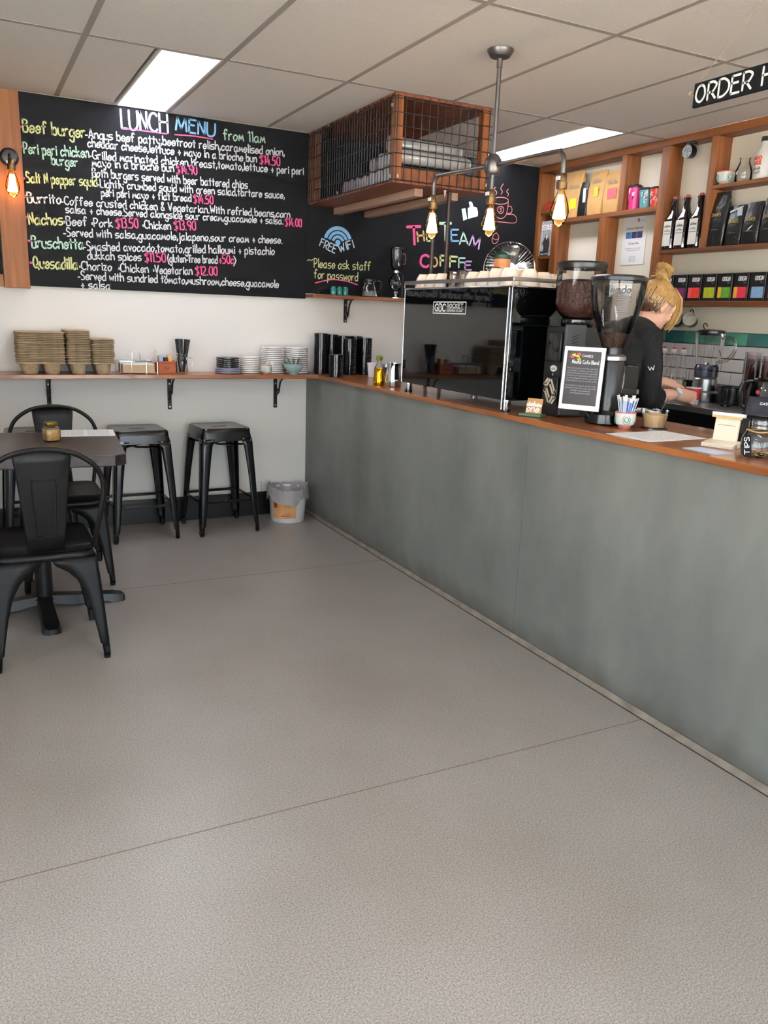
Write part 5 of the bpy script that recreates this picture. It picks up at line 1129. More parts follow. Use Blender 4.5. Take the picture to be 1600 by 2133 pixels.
# magazine
t = T('magazine', 'grey magazine titled stoked leaning in the left cubby', 'magazine', (1.818, -.122, 1.8035), 0); t.rotation_euler = (0, R(3), 0)
def mag_mat():
    m = bpy.data.materials.new('magazine_cover'); m.use_nodes = True; N = m.node_tree.nodes; L = m.node_tree.links; b = N['Principled BSDF']
    tc = N.new('ShaderNodeTexCoord'); v = N.new('ShaderNodeTexVoronoi'); v.inputs['Scale'].default_value = 90; L.new(tc.outputs['Object'], v.inputs['Vector'])
    r = N.new('ShaderNodeValToRGB'); r.color_ramp.elements[0].color = (.03,.03,.03,1); r.color_ramp.elements[1].color = (.5,.48,.45,1); r.color_ramp.elements[1].position = .7; L.new(v.outputs['Distance'], r.inputs[0]); L.new(r.outputs[0], b.inputs['Base Color']); return m
O(MB().box(-.004, .004, -.078, .07, 0, .245), 'cover', mag_mat(), t, smooth=0); face_text(t, 'title', M_paper, 'STOKED', .062, -.072, .185, .032, .007, .0046)
face(t, 'figure_print', pm('figure_dark', (52,52,50), .5), [(.06,.0),(-.04,.0),(-.045,.09),(-.02,.14),(.0,.15),(.025,.12),(.05,.075)], .0045); face(t, 'collar_print', M_paper, [(-.006,.112),(-.016,.135),(-.006,.15),(.004,.135)], .0049); face(t, 'hand_print', pm('figure_pale', (170,170,160), .5), [(.06,.035),(.025,.035),(.02,.06),(.035,.085),(.055,.08)], .0049)
face_text(t, 'small_print', M_paper, 'issue coffee', .045, -.035, .012, .008, .0018, .005)
# certificate
t = T('certificate', 'white framed certificate pinned inside the shelving', 'certificate', (1.919, -.915, 1.72)); O(MB().box(-.003, 0, -.105, .105, 0, .30), 'sheet', M_paper, t, smooth=0)
face_text(t, 'heading', M_black, 'Certificate of Appreciation', .075, -.075, .222, .012, .0016, .0034); face_text(t, 'small_print', M_black, 'The Team Coffee', .045, -.045, .128, .012, .0016, .0034)
face_text(t, 'small_print', M_ink, 'in appreciation of your support', .075, -.07, .10, .007, .0009, .0034); face_text(t, 'small_print', M_ink, 'of local community events', .06, -.06, .088, .007, .0009, .0034)
for i in range(4): face_text(t, 'small_print', M_ink, 'signed with thanks', .03, -.03, .05-i*.01, .005, .0008, .0034)
for i, c_ in enumerate(((70,120,170),(60,66,110),(80,70,110))): face(t, 'photo_print', pm('photo_%d' % i, c_, .4, noise=(60,.5)), [(.075-i*.05,.165),(.028-i*.05,.165),(.028-i*.05,.205),(.075-i*.05,.205)], .0035)
face(t, 'crest', pm('crest_ink', (150,60,60), .5), [(-.02,.265),(-.035,.265),(-.035,.285),(-.02,.285)], .0034); face_text(t, 'small_print', M_ink, 'council', -.04, -.085, .268, .009, .0012, .0034)
# swing-top bottles
M_amber = pm('dark_amber_glass', (22,12,10), .06, spec=.7, coat=.5)
for i, y in enumerate((-1.298, -1.392, -1.497)):
    t = T('swing_top_bottle', 'dark swing top bottle with white label, %s of three' % ['left', 'middle', 'right'][i], 'bottle', (1.853, y, zF), 0, 'swing top bottles')
    O(MB().lathe([(0,.002),(.036,.002),(.04,.006),(.041,.012),(.041,.165),(.036,.185),(.022,.215),(.0165,.25),(.0155,.28),(.018,.284),(.018,.292),(0,.293)], 26, sq=4), 'bottle_body', M_amber, t)
    O(MB().box(-.0425,-.0412,-.03,.03,.022,.165), 'label', pm('ivory_label', (226,220,210), .6), t, smooth=0); O(MB().lathe([(0,.2935),(.014,.2935),(.015,.3),(.01,.308),(0,.31)], 16), 'stopper', pm('red_stopper', (170,70,60), .4), t); O(MB().tube([(-.019,0,.29),(-.021,0,.262),(-.018,.01,.255),(.018,.01,.255),(.021,0,.262),(.019,0,.29)], .0015, 5), 'wire_bail', M_steel, t)
    face_text(t, 'label_print', M_ink, 'cold brew', .022, -.022, .13, .014, .003, .0428); face_text(t, 'label_print', M_ink, 'coffee', .02, -.02, .105, .012, .0025, .0428); face(t, 'label_rule', M_ink, [(.026,.09),(-.026,.09),(-.026,.094),(.026,.094)], .0428)
tag(O(MB().lathe([(0,0),(.016,0),(.017,.004),(.017,.05),(.013,.06),(.013,.075),(0,.076)], 18), 'small_jar', pm('ivory_jar', (214,206,186), .4)), 'small ivory jar beside the swing top bottles', 'jar').location = (1.84, -1.553, zF)
# hanging portafilter-style disc
t = T('round_sign', 'small round black sign hanging from the top shelf beam', 'sign', (1.835, -1.392, 2.3775)); O(MB().cyl((0,0,-.012),(0,0,0),.03,n=18), 'mount', M_blackpl, t); O(MB().cyl((0,0,-.03),(0,0,-.0125),.011,n=12), 'stem', M_blackpl, t)
dq = Matrix.Translation((-.012,0,-.052)) @ Matrix.Rotation(R(90),4,'Y'); O(MB().cyl((0,0,-.02),(0,0,.02),.036,n=28).xf(dq), 'disc', M_blackpl, t)
for r_, w_ in ((.034,.002),(.013,.0015)):
    O(MB().tube([(-.0325, r_*math.cos(R(a)), -.052+r_*math.sin(R(a))) for a in range(0,360,15)], w_*.6, 4, closed=True), 'ring_print', M_paper, t)
for k in range(14):
    a0 = 2*math.pi*k/14
    m = MB(); write(m, 'SPECIALTYCOFFEE'[k], (-.0035,0), (.0035,0), .009, .0018, lambda u_, v_: (-.0326, -(( .019+v_)*math.sin(a0)+u_*math.cos(a0)), -.052+(.019+v_)*math.cos(a0)-u_*math.sin(a0))); O(m, 'disc_lettering', M_paper, t, smooth=0)
# cup, bottles on the upper right shelf
zG = 2.1155
motif_cup('tea_cup', 'patterned white cup on the top right shelf', 1.85, -1.655, zG, .05, .07, R(20))
t = T('milk_bottle', 'empty clear glass milk bottle on the top right shelf', 'bottle', (1.85, -1.772, zG)); O(MB().lathe([(0,.003),(.04,.002),(.044,.008),(.044,.06),(.034,.085),(.026,.105),(.026,.12),(.029,.125),(.027,.128)], 26), 'bottle_body', M_glass, t)
t = T('milk_bottle', 'white labelled bottle with dark cap at the top right', 'bottle', (1.85, -1.895, zG)); O(MB().lathe([(0,.0),(.046,0),(.049,.005),(.049,.115),(.044,.135),(.026,.16),(.024,.19),(0,.19)], 28), 'bottle_body', pm('milky_white', (224,220,210), .3), t); O(MB().lathe([(.0255,.1905),(.027,.192),(.027,.213),(0,.214)], 22), 'cap', M_blackpl, t)
def cmap(rad, z): return lambda a, b: (-rad*math.cos(a/rad), -rad*math.sin(a/rad), z+b)
for s_, z, c_, w_ in (('MOO', .095, M_coral, .006), ('JUICE', .072, M_coral, .006), ('cold milk', .045, M_ink, .003), ('fresh', .025, M_ink, .0025)):
    m = MB(); write(m, s_, (-.03,0), (.02,0), .016, w_, cmap(.0498, z)); O(m, 'label_lettering', pm('red_lettering', (206,70,44), .5) if c_ is M_coral else M_ink, t, smooth=0)
# tea boxes
M_box = pm('black_tea_box', (22,20,22), .35); zT_ = 1.4875
TB = [(-1.35,(130,40,100),None,'purple'), (-1.457,(120,44,96),None,'plum'), (-1.565,(226,56,44),(232,84,96),'orange red'), (-1.672,(176,186,34),None,'lime green'), (-1.78,(96,150,40),(226,180,50),'green and gold'), (-1.888,(212,48,70),(234,160,56),'crimson and orange'), (-1.996,(130,164,200),None,'light blue'), (-2.104,(210,50,70),None,'rose red')]
for y, c_, c2, nm in TB:
    t = T('tea_box', 'black tea box with %s square on the lower shelf' % nm, 'tea box', (1.862, y, zT_), 0, 'row of tea boxes')
    O(MB().box(-.055,.05,-.0505,.0505,0,.15), 'carton', M_box, t, bevel=.002)
    face(t, 'colour_panel', pm('tea_%d_%d' % (c_[0], c_[1]), c_, .5, noise=(40,.12)), [(.034,.016),(-.042,.016),(-.042,.074),(.034,.074)], .0555)
    if c2: face(t, 'side_colour', pm('tea2_%d_%d' % (c2[0], c2[1]), c2, .5), [(.042,.016),(.018,.016),(.018,.074),(.042,.074)], .0558)
    face_text(t, 'box_lettering', M_paper, 'ORIGIN', .018, -.034, .108, .021, .0042, .0556); face_text(t, 'box_lettering', M_ink, 'tea', -.016, -.034, .094, .010, .0016, .0556); face(t, 'edge_line', M_ink, [(-.047,.002),(-.049,.002),(-.049,.148),(-.047,.148)], .0556)
# hanging mugs
M_mugd = pm('olive_enamel', (52,50,38), .35); M_mugin = pm('mug_inside', (206,204,190), .35)
for i, y in enumerate((-1.30,-1.405,-1.52)):
    t = T('enamel_mug', 'dark enamel mug hanging from a hook, %s of three' % ['left', 'middle', 'right'][i], 'mug', (1.86, y, 1.377), 0, 'hanging mugs')
    q = Matrix.Rotation(R(-58),4,'Z') @ Matrix.Rotation(R(78),4,'X')
    O(MB().lathe([(0,-.035),(.034,-.035),(.036,-.032),(.038,.035),(.0395,.036)], 24).xf(q), 'mug_body', M_mugd, t); O(MB().lathe([(.0395,.0362),(.037,.0355),(.035,-.030),(0,-.031)], 24).xf(q), 'mug_inside', M_mugin, t)
    O(MB().tube(smooth_path([(0,.01,.036),(.004,.014,.055),(.002,-.004,.058),(.0,-.018,.036)], 5), .004, 8), 'mug_handle', M_mugd, t)
    hk = tag(O(MB().tube(smooth_path([(0,0,.08),(0,0,.062),(0,.006,.054),(0,.01,.062)], 4), .0015, 6), 'cup_hook', M_steel), 'small steel hook under the tea shelf, %s of three' % ['left', 'middle', 'right'][i], 'hook', 'cup hooks'); hk.location = (1.86, y, 1.377)
# ------------------------------------------------------------------ on the bench
t = T('blender', 'blender with clear jug and brushed steel base on the bench', 'blender', (1.66, -1.86, ZB))
O(MB().lathe([(0,0),(.075,0),(.078,.006),(.076,.05),(.066,.062),(.064,.125),(.058,.132),(0,.132)], 30), 'base', M_steel, t)
O(MB().lathe([(.058,.133),(.062,.135),(.064,.19),(.058,.198)], 28), 'jug_collar', glass('blue_grey_plastic', (170,176,190), .1, base=.08), t)
O(MB().lathe([(0,.2),(.05,.2),(.056,.205),(.068,.32),(.074,.372),(.0755,.374)], 28, sq=3), 'jug', M_glass, t); O(MB().lathe([(0,.362),(.07,.362),(.074,.374),(.072,.388),(.04,.394),(0,.394)], 26), 'jug_cover', M_blackpl, t)
for a in (20,110,200,290):
    O(MB().tube([(.052*math.cos(R(a)),.052*math.sin(R(a)),.21),(.068*math.cos(R(a)),.068*math.sin(R(a)),.355)], .002, 5), 'jug_rib', M_glass2, t)
O(MB().tube(smooth_path([(.02,-.072,.35),(.045,-.12,.345),(.052,-.13,.29),(.03,-.105,.235),(.012,-.062,.222)], 6), .009, 8), 'jug_handle', M_glass2, t); O(MB().cyl((0,0,.2),(0,0,.216),.018,.004,10), 'blade_hub', M_steel, t)
O(MB().tube(smooth_path([(-.02,.03,.394),(-.03,.035,.415),(-.015,.03,.425),(.0,.03,.41)], 4), .003, 6), 'lid_ring', M_blackpl, t)
for i, y in enumerate((-1.42,-1.495,-1.57)):
    t = T('syrup_bottle', 'clear glass syrup bottle with red pourer, %s of three' % ['left', 'middle', 'right'][i], 'bottle', (1.78, y, ZB), 0, 'syrup bottles')
    O(MB().lathe([(0,.003),(.033,.003),(.036,.01),(.036,.12),(.028,.16),(.014,.2),(.013,.26),(.015,.262)], 22), 'bottle_body', M_glass, t); O(MB().lathe([(.0155,.25),(.0165,.252),(.0165,.268),(.012,.272),(0,.273)], 16), 'neck_band', M_whitepl, t); O(MB().lathe([(0,.2735),(.011,.2735),(.013,.279),(0,.284)], 14), 'red_cap', pm('red_cap', (200,50,70), .4), t)
    O(MB().lathe([(.0365,.03),(.0368,.032),(.0368,.085),(.0365,.087)], 22), 'bottle_label', pm('cream_label', (214,208,190), .6), t); O(MB().lathe([(0,.006),(.034,.006),(.034,.11),(0,.11)], 18), 'syrup', glass('pale_syrup', (236,226,206), .05), t)
t = T('menu_card', 'small cream card with cafe lettering leaning on the bottles', 'card', (1.70, -1.60, ZB), R(-70)); O(MB().box(-.045,.045,-.002,.002,0,.1).xf(Matrix.Rotation(R(-8),4,'X')), 'card', M_cream, t); m = MB(); write(m, 'cafe', (-.03,.03), (.035,.035), .034, .004, lambda a, b: tuple(Matrix.Rotation(R(-8),4,'X') @ Vector((a,-.0026,b)))); O(m, 'card_lettering', M_ink, t, smooth=0)
t = T('syrup_carton', 'dark carton standing between the card and the blender', 'carton', (1.715, -1.70, ZB), R(-60)); O(MB().box(-.028,.028,-.02,.02,0,.105), 'carton_body', M_blackpl, t, bevel=.002); O(MB().box(-.024,-.012,-.0212,-.0205,.01,.095), 'carton_stripe', pm('tan_stripe', (186,160,110), .5), t)
t = T('coffee_tamper', 'black handled tamper lying on the bench beside the blender', 'tamper', (1.56, -2.10, ZB), R(20)); O(MB().lathe([(0,0),(.029,0),(.029,.012),(.012,.02),(.01,.035),(.018,.06),(.016,.09),(0,.096)], 22), 'tamper_body', M_blackpl, t)
t = T('knock_box', 'black rubber knock box on the bench', 'knock box', (1.70, -2.02, ZB), R(10)); O(MB().lathe([(0,0),(.07,0),(.074,.006),(.07,.09),(.074,.095),(.066,.095),(.064,.02),(0,.02)], 26), 'bin', M_blackpl, t); O(MB().cyl((-.07,0,.08),(.07,0,.08),.012,n=12), 'knock_bar', M_blackpl, t)
M_tubecl = glass('clear_plastic_cup', (236,230,230), .1, base=.10)
cc = None
for j, (x, y, n) in enumerate(((1.66,-2.155,13),(1.70,-2.235,12))):
    for i in range(n):
        loc = (x, y, ZB+i*.0155); lab = 'clear plastic cup, %s in the %s stack on the bench' % (nth(i, n), ['left', 'right'][j])
        if cc is None: cc = o = tag(O(MB().lathe([(0,.001),(.03,.001),(.043,.1),(.045,.1)], 20), 'clear_cup', M_tubecl), lab, 'cup', 'clear cups left stack')
        else: o = cc.copy(); col.objects.link(o); o['label'] = lab; o['group'] = 'clear cups %s stack' % ['left', 'right'][j]
        o.location = loc
t = T('electric_kettle', 'black electric kettle with red switch at the right edge', 'kettle', (1.56, -2.32, ZB), R(-30))
O(MB().lathe([(0,0),(.08,0),(.084,.01),(.08,.03),(.074,.1),(.06,.15),(.04,.165),(0,.168)], 30), 'kettle_body', M_blackgloss, t); O(MB().tube(smooth_path([(-.06,0,.15),(-.1,0,.14),(-.115,0,.09),(-.1,0,.03),(-.082,0,.02)], 5), .011, 8), 'kettle_handle', M_blackpl, t); O(MB().cyl((-.05,-.06,.1),(-.052,-.066,.1),.01,n=14), 'red_switch', pm('red_switch', (180,30,46), .3), t)
for a, z in ((240,.12),(255,.11),(270,.125)): O(MB().cyl((.068*math.cos(R(a)),.068*math.sin(R(a)),z),(.072*math.cos(R(a)),.072*math.sin(R(a)),z),.004,n=8), 'indicator', M_steel, t)
# things on ledge behind the grinders: stacks of lids and cups
t = T('lid_tower', 'column of black cup lids on the wall ledge behind grinder', 'cup stack', (1.60, -1.05, ZB)); O(MB().lathe([(0,0)]+[(.046+(.002 if k % 2 else 0), .004*k) for k in range(160)]+[(0,.64)], 20), 'lid_column', M_lid, t, smooth=0)
for i, (x, y, h_) in enumerate(((1.62,-1.20,.64),(1.70,-1.33,.66))):
    t = T('cup_tower', ['tall column of white paper cups behind the cone hopper', 'tall column of clear cups beside the woman'][i], 'cup stack', (x, y, ZB)); O(MB().lathe([(0,0),(.03,0)]+[(.040+(.003 if k % 2 else 0), .05+.007*k) for k in range(int(h_/.007)-8)]+[(0,h_-.006)], 22), 'cup_column', M_cupw if i == 0 else M_tubecl, t, smooth=0)
# red cup in front of the woman
t = T('takeaway_cup', 'red paper takeaway cup on the steel bench', 'cup', (1.43, -1.995, ZB)); O(MB().lathe([(0,.003),(.028,.003),(.029,0),(.039,.086),(.036,.086),(.028,.01),(0,.009)], 26), 'cup_body', pm('red_cup', (196,44,48), .45), t); O(MB().lathe([(.0392,.0855),(.0412,.087),(.0405,.0915),(.0365,.091)], 26), 'rolled_rim', M_cupw, t); O(MB().lathe([(.0295,.002),(.0298,.004),(.0325,.028),(.032,.028)], 26), 'blue_band', pm('pale_blue_band', (190,206,226), .5), t)
m = MB(); write(m, 'cafe', (-.02,.045), (.022,.045), .016, .0022, lambda a, b: (-(.0302+.117*b)*math.cos(a/.035+.5), -(.0302+.117*b)*math.sin(a/.035+.5), b)); O(m, 'cup_lettering', M_paper, t, smooth=0)
# ------------------------------------------------------------------ the woman behind the counter
from mathutils.bvhtree import BVHTree
M_skin = pm('skin', (226,176,150), .5, noise=(22,.05)); M_knit = pm('black_jumper', (17,17,20), .8, bump=(90,.25)); M_trou = pm('black_trousers', (20,20,24), .8)
M_blond = pm('blonde_hair', (180,142,86), .42, noise=(30,.3,(1,1,1))); M_root = pm('dark_blonde_roots', (78,54,36), .5, noise=(40,.3))
def capsule(mb, P, rs, n=14, k=5, sx=None):
    """tapered rounded limb through joints P with radii rs; sx = (axis vector, factor) flattens it"""
    pts = [Vector(p) for p in P]; q = smooth_path([Vector((*p, r)) for p, r in zip(pts, rs)], k) if len(pts) > 2 else None
    if q is None:
        a, b = pts; q = [Vector((*(a+(b-a)*i/k), rs[0]+(rs[1]-rs[0])*i/k)) for i in range(k+1)]
    pp = [Vector(v[:3]) for v in q]; rr = [v[3] for v in q]
    d0 = (pp[0]-pp[1]).normalized(); d1 = (pp[-1]-pp[-2]).normalized()
    pre = [(pp[0]+d0*rr[0]*c, rr[0]*s) for c, s in ((.98,.2),(.85,.53),(.55,.83))]; post = [(pp[-1]+d1*rr[-1]*c, rr[-1]*s) for c, s in ((.55,.83),(.85,.53),(.98,.2))]
    al = pre+list(zip(pp, rr))+post
    s0 = len(mb.v); mb.tube([a for a, _ in al], 0, n, rs=[b for _, b in al])
    if sx:
        ax, f = Vector(sx[0]).normalized(), sx[1]; c = sum(pp, Vector())/len(pp)
        for i in range(s0, len(mb.v)):
            v = Vector(mb.v[i]); best = min(pp, key=lambda p: (p-v).length); d = (v-best).dot(ax); mb.v[i] = tuple(v+ax*d*(f-1))
def ball(mb, c, r, rot=None):
    q = MB().lathe([(0,-1)]+[(math.cos(R(a)), math.sin(R(a))) for a in range(-75, 76, 15)]+[(0,1)], 20)
    M_ = Matrix.Translation(c) @ (rot if rot else Matrix()) @ Matrix.Diagonal((*r, 1)); q.xf(M_); mb.add(q.v, q.f)
def fuse(mb, name, mat, parent, vox, smooth=6):
    o = O(mb, name, mat, None, smooth=0)
    m = o.modifiers.new('r', 'REMESH'); m.mode = 'VOXEL'; m.voxel_size = vox; m.use_smooth_shade = True
    s = o.modifiers.new('s', 'SMOOTH'); s.factor = .5; s.iterations = smooth
    dg = bpy.context.evaluated_depsgraph_get(); me = bpy.data.meshes.new_from_object(o.evaluated_get(dg))
    o.modifiers.clear(); old = o.data; o.data = me; bpy.data.meshes.remove(old)
    me.polygons.foreach_set('use_smooth', [True]*len(me.polygons))
    if not me.materials: me.materials.append(mat)
    o.parent = parent; return o
pw = T('person', 'woman with blonde tied-up hair in a black jumper preparing a drink', 'person', (0, 0, 0))
hipR, hipL = (.86,-2.055,.86), (.85,-1.905,.86)
shR, shL = Vector((.965,-2.115,1.265)), Vector((.94,-1.835,1.275))
elR, wrR = Vector((.955,-2.15,.995)), Vector((1.205,-2.085,1.0)); elL, wrL = Vector((1.03,-1.80,1.03)), Vector((1.235,-1.89,1.055))
HC = Vector((1.072,-2.015,1.43)); HR = Matrix.Rotation(R(-4),4,'Z') @ Matrix.Rotation(R(30),4,'Y')
b = MB()
# trunk and legs
capsule(b, [(.85,-1.98,.90),(.87,-1.98,1.0),(.91,-1.985,1.12),(.95,-1.99,1.22),(.97,-1.995,1.27)], [.115,.10,.115,.12,.10], 20, sx=((0,1,0),1.22))
for s, hp in ((-1, hipR), (1, hipL)):
    capsule(b, [hp, (.86,hp[1]+.005*s,.5), (.84,hp[1]+.006*s,.09)], [.078,.056,.038]); capsule(b, [(.84,hp[1]+.006*s,.05),(.95,hp[1]+.01*s,.032)], [.036,.03])
capsule(b, [(.965,-1.99,1.28),(1.0,-1.997,1.33),(1.03,-2.006,1.37)], [.062,.052,.05])
# arms
capsule(b, [shR, (shR+elR)/2+Vector((-.01,-.012,0)), elR, (elR+wrR)/2, wrR], [.05,.045,.039,.036,.025]); capsule(b, [shL, (shL+elL)/2+Vector((-.01,.012,0)), elL, (elL+wrL)/2, wrL], [.05,.045,.039,.035,.025])
# head
def hp_(p): return tuple(HC+(HR @ Vector(p)))
def hball(c, r): ball(b, hp_(c), r, HR)
hball((-.012,0,.022), (.093,.076,.092)); hball((.03,0,-.035), (.062,.058,.075)); hball((.056,0,-.085), (.030,.034,.026)); hball((.07,0,.03), (.028,.055,.04))
hball((.098,0,-.022), (.014,.012,.02)); hball((.088,0,.006), (.012,.009,.028)); hball((.083,0,-.058), (.014,.022,.008)); hball((.083,0,-.069), (.013,.02,.008))
for s in (-1, 1):
    hball((-.012,s*.076,-.012), (.018,.008,.032)); hball((-.008,s*.082,-.002), (.012,.006,.02)); hball((.066,s*.036,-.024), (.022,.02,.022))
# hands
def finger(p, d, bend, lens, r0, axis):
    d = Vector(d).normalized(); p = Vector(p); P = [p]; q = Matrix.Rotation(bend, 3, axis)
    for L_ in lens: p = p+d*L_; P.append(p); d = q @ d
    capsule(b, P, [r0, r0*.95, r0*.88, r0*.75], 10, 3)
cup = Vector((1.43,-1.995,.985))
# right hand: palm on the near side of the cup, fingers round it
kR = Vector((1.325,-2.058,.985)); capsule(b, [wrR, wrR+(kR-wrR)*.45, kR], [.026,.032,.030], 14, sx=((0,0,1),1.15))
dirs = (kR-wrR).normalized()
for i, (dz, L_) in enumerate(((.026,(.045,.026,.022)), (.009,(.048,.03,.024)), (-.009,(.045,.027,.023)), (-.026,(.036,.021,.019)))):
    finger(kR+Vector((.0,-.006,dz)), (1,.10,-.18-.05*i), R(24), L_, .0098-.0006*(i == 3), (0,0,1))
finger(wrR+(kR-wrR)*.42+Vector((.0,.026,.012)), (.75,.62,.05), R(-18), (.04,.034,.026), .0115, (0,0,1))
# left hand: above the cup, relaxed
kL = Vector((1.335,-1.925,1.035)); capsule(b, [wrL, wrL+(kL-wrL)*.45, kL], [.025,.031,.029], 14, sx=((0,1,0),1.15))
for i, (dy, L_) in enumerate(((-.025,(.042,.025,.02)), (-.008,(.046,.028,.022)), (.009,(.043,.026,.021)), (.025,(.034,.02,.018)))):
    finger(kL+Vector((0,dy,.004)), (1,-.12,-.25), R(20), L_, .0092, (0,1,0))
finger(wrL+(kL-wrL)*.45+Vector((.0,-.028,-.006)), (.8,-.5,-.25), R(12), (.038,.032,.024), .011, (0,0,1))
body = fuse(b, 'body', M_skin, pw, .0052, 3)
# jumper
j = MB()
capsule(j, [(.85,-1.98,.90),(.865,-1.98,1.0),(.905,-1.985,1.12),(.945,-1.99,1.215),(.968,-1.995,1.265)], [.135,.125,.138,.140,.118], 24, sx=((0,1,0),1.2))
ce = elR+(wrR-elR)*.30
capsule(j, [shR+Vector((-.012,.02,0)), (shR+elR)/2+Vector((-.014,-.014,0)), elR+Vector((-.006,-.004,-.004)), ce], [.076,.064,.058,.048]); capsule(j, [shR+Vector((.005,.03,.005)), shL+Vector((.005,-.03,.005))], [.078,.078], 18, 6); capsule(j, [(.85,-1.98,.84),(.855,-1.98,.95)], [.14,.135], 22, sx=((0,1,0),1.22)); cl = elL+(wrL-elL)*.45
capsule(j, [shL+Vector((-.01,-.03,0)), (shL+elL)/2+Vector((-.014,.014,0)), elL, cl], [.078,.068,.06,.052]); capsule(j, [(.96,-1.99,1.26),(.985,-1.995,1.305)], [.088,.066], 18)
jum = fuse(j, 'jumper', M_knit, pw, .007, 5)
tr = MB(); capsule(tr, [(.85,-1.98,.80),(.85,-1.98,.92)], [.125,.122], 20, sx=((0,1,0),1.2))
for s, hp in ((-1, hipR), (1, hipL)): capsule(tr, [(hp[0],hp[1],.82), (.86,hp[1]+.005*s,.48), (.84,hp[1]+.006*s,.12)], [.102,.074,.058])
fuse(tr, 'trousers', M_trou, pw, .009, 4)
for s, hp in ((-1, hipR), (1, hipL)):
    m = MB(); capsule(m, [(.80,hp[1]+.006*s,.044),(.95,hp[1]+.01*s,.04)], [.044,.04]); m.v = [(x, y, max(z, .001)) for x, y, z in m.v]; O(m, 'shoe', M_blackpl, pw)
# eyes
for s in (-1, 1):
    e = MB(); ball(e, hp_((.079,s*.031,.002)), (.011,.011,.011)); ey = O(e, 'eye', M_white, pw); i_ = MB(); ball(i_, hp_((.0875,s*.031,.0)), (.0035,.005,.005), HR); O(i_, 'iris', M_black, ey)
    O(MB().tube([hp_((.088,s*.014,.020)), hp_((.09,s*.03,.026)), hp_((.08,s*.05,.02))], .003, 6), 'eyebrow', M_root, pw); 
O(MB().tube([hp_((.091,-.018,-.0635)), hp_((.0965,0,-.0635)), hp_((.091,.018,-.0635))], .0028, 6), 'lips', pm('lip', (186,104,96), .4), pw)
# hair: strands swept up from the hairline to a loose bun
rn = random.Random(11); bunc = Vector((-.06,0,.125))
def cran(th, ph, r=1.0):
    """point on the skull: th = azimuth (0 = face), ph = elevation"""
    return Vector((-.012+.099*r*math.cos(ph)*math.cos(th), .082*r*math.cos(ph)*math.sin(th), .022+.098*r*math.sin(ph)))
hr = MB(); ball(hr, hp_((-.026,0,.034)), (.092,.079,.094), HR); cap = O(hr, 'hair', M_blond, pw)
nk = MB(); ball(nk, hp_((-.046,0,-.004)), (.060,.070,.058), HR); O(nk, 'nape_hair', M_root, pw)
up_ = MB(); low = MB()
for i in range(220):
    th = math.pi*2*i/220+rn.uniform(-.02,.02); face_ = abs(((th+math.pi) % (2*math.pi))-math.pi)
    ph0 = R(38) if face_ < R(50) else R(2) if face_ < R(95) else R(-42)
    ph0 += rn.uniform(-.08,.05)
    P = []; bl = rn.uniform(1.0,1.05)
    for k in range(7):
        u = k/6; ph = ph0+(R(78)-ph0)*u; P.append(cran(th, ph, 1.0+.03*math.sin(u*3.1)*bl))
    q = bunc+Vector((rn.uniform(-.02,.02), rn.uniform(-.025,.025), rn.uniform(-.01,.02)))
    P = [p*(1-max(0,(k-3)/3)**2)+q*(max(0,(k-3)/3)**2) for k, p in enumerate(P)]
    tgt = low if (face_ > R(100) and i % 3) else up_
    if tgt is low:
        cut = rn.choice((3,4,4,5)); low.tube([hp_(p) for p in P[:cut]], .004, 5, rs=[.003]+[.005]*(cut-2)+[.003]); up_.tube([hp_(p*1.004) for p in P[rn.choice((1,2,2)):]], .004, 5)
    else: up_.tube([hp_(p) for p in P], .004, 5, rs=[.002,.005,.006,.006,.0055,.005,.004])
O(up_, 'hair_strands', M_blond, cap, kind='stuff'); O(low, 'root_strands', M_root, cap, kind='stuff')
bn = MB()
for i in range(46):
    a = rn.uniform(0, 6.28); t_ = rn.uniform(-.6,.6); P = []
    for k in range(9):
        w_ = a+k*.5; rr_ = .032+.010*math.sin(k*1.3+i); P.append(bunc+Vector((-.004,0,.018))+Vector((rr_*math.cos(w_)*math.cos(t_), rr_*1.15*math.sin(w_), rr_*math.sin(t_+w_*.5)*.9)))
    bn.tube([hp_(p) for p in smooth_path(P, 2)], .0042, 5)
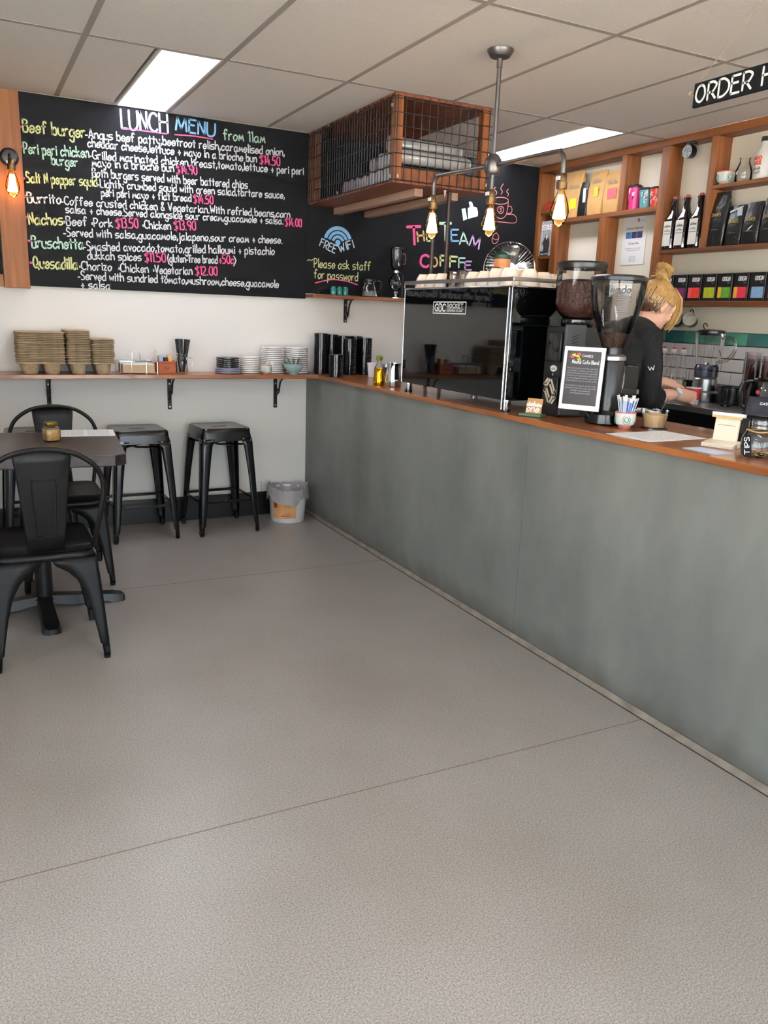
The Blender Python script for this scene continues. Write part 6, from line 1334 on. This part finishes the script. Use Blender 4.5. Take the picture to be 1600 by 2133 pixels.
for i in range(16):
    a = rn.uniform(-1.2,1.2); e = bunc+Vector((-.05*math.cos(a)*.8, .06*math.sin(a), .045+rn.uniform(-.03,.03))); bn.tube([hp_(bunc), hp_((bunc+e)/2+Vector((0,0,.02))), hp_(e)], .003, 5, rs=[.004,.0035,.001])
ball(bn, hp_(bunc+Vector((-.004,0,.018))), (.03,.034,.028), HR); O(bn, 'hair_bun', M_blond, cap, kind='stuff')
fg = MB()
for i in range(22):
    s = -1 if i < 16 else 1; y_ = s*(.035+.03*rn.random()); x_ = .075+rn.uniform(-.012,.01)
    fg.tube([hp_((.02,y_*.6,.118)), hp_((x_-.01,y_,.085)), hp_((x_+.018,y_*1.12,.03)), hp_((x_+.02,y_*1.16,-.03)), hp_((x_+.012,y_*1.12,-.06-.03*rn.random()))], .003, 5, rs=[.003,.0045,.0042,.003,.001])
O(fg, 'fringe', M_blond, cap, kind='stuff')
# wrist watch
wd = (wrR-elR).normalized(); wc = wrR-wd*.012
wq = Matrix.Translation(wc) @ wd.to_track_quat('Z','Y').to_matrix().to_4x4()
wt_ = O(MB().lathe([(.0285,-.009),(.0305,-.009),(.0305,.009),(.0285,.009),(.0285,-.009)], 24).xf(wq), 'watch', pm('pale_strap', (196,192,186), .5), pw)
nrm = Vector((-.45,-.75,.45)).normalized(); nrm = (nrm-wd*nrm.dot(wd)).normalized(); dc = wc+nrm*.030
O(MB().cyl(dc, dc+nrm*.007, .019, n=24), 'watch_dial', pm('watch_white', (226,228,224), .3), wt_)
# print on the jumper sleeve
bvh = BVHTree.FromPolygons([v.co for v in jum.data.vertices], [p.vertices for p in jum.data.polygons])
vd = Vector((.72,.69,-.05)).normalized(); rt = vd.cross(Vector((0,0,1))).normalized()
def stick(c):
    def f(a, b):
        o_ = c+rt*a+Vector((0,0,1))*b-vd*.5; h = bvh.ray_cast(o_, vd); return tuple((h[0] if h[0] else c)-vd*.003)
    return f
m = MB(); write(m, 'W', (-.014,0), (.014,.006), .02, .004, stick(Vector((1.0,-2.11,1.12))), k=4); O(m, 'sleeve_print', M_paper, jum, smooth=0)
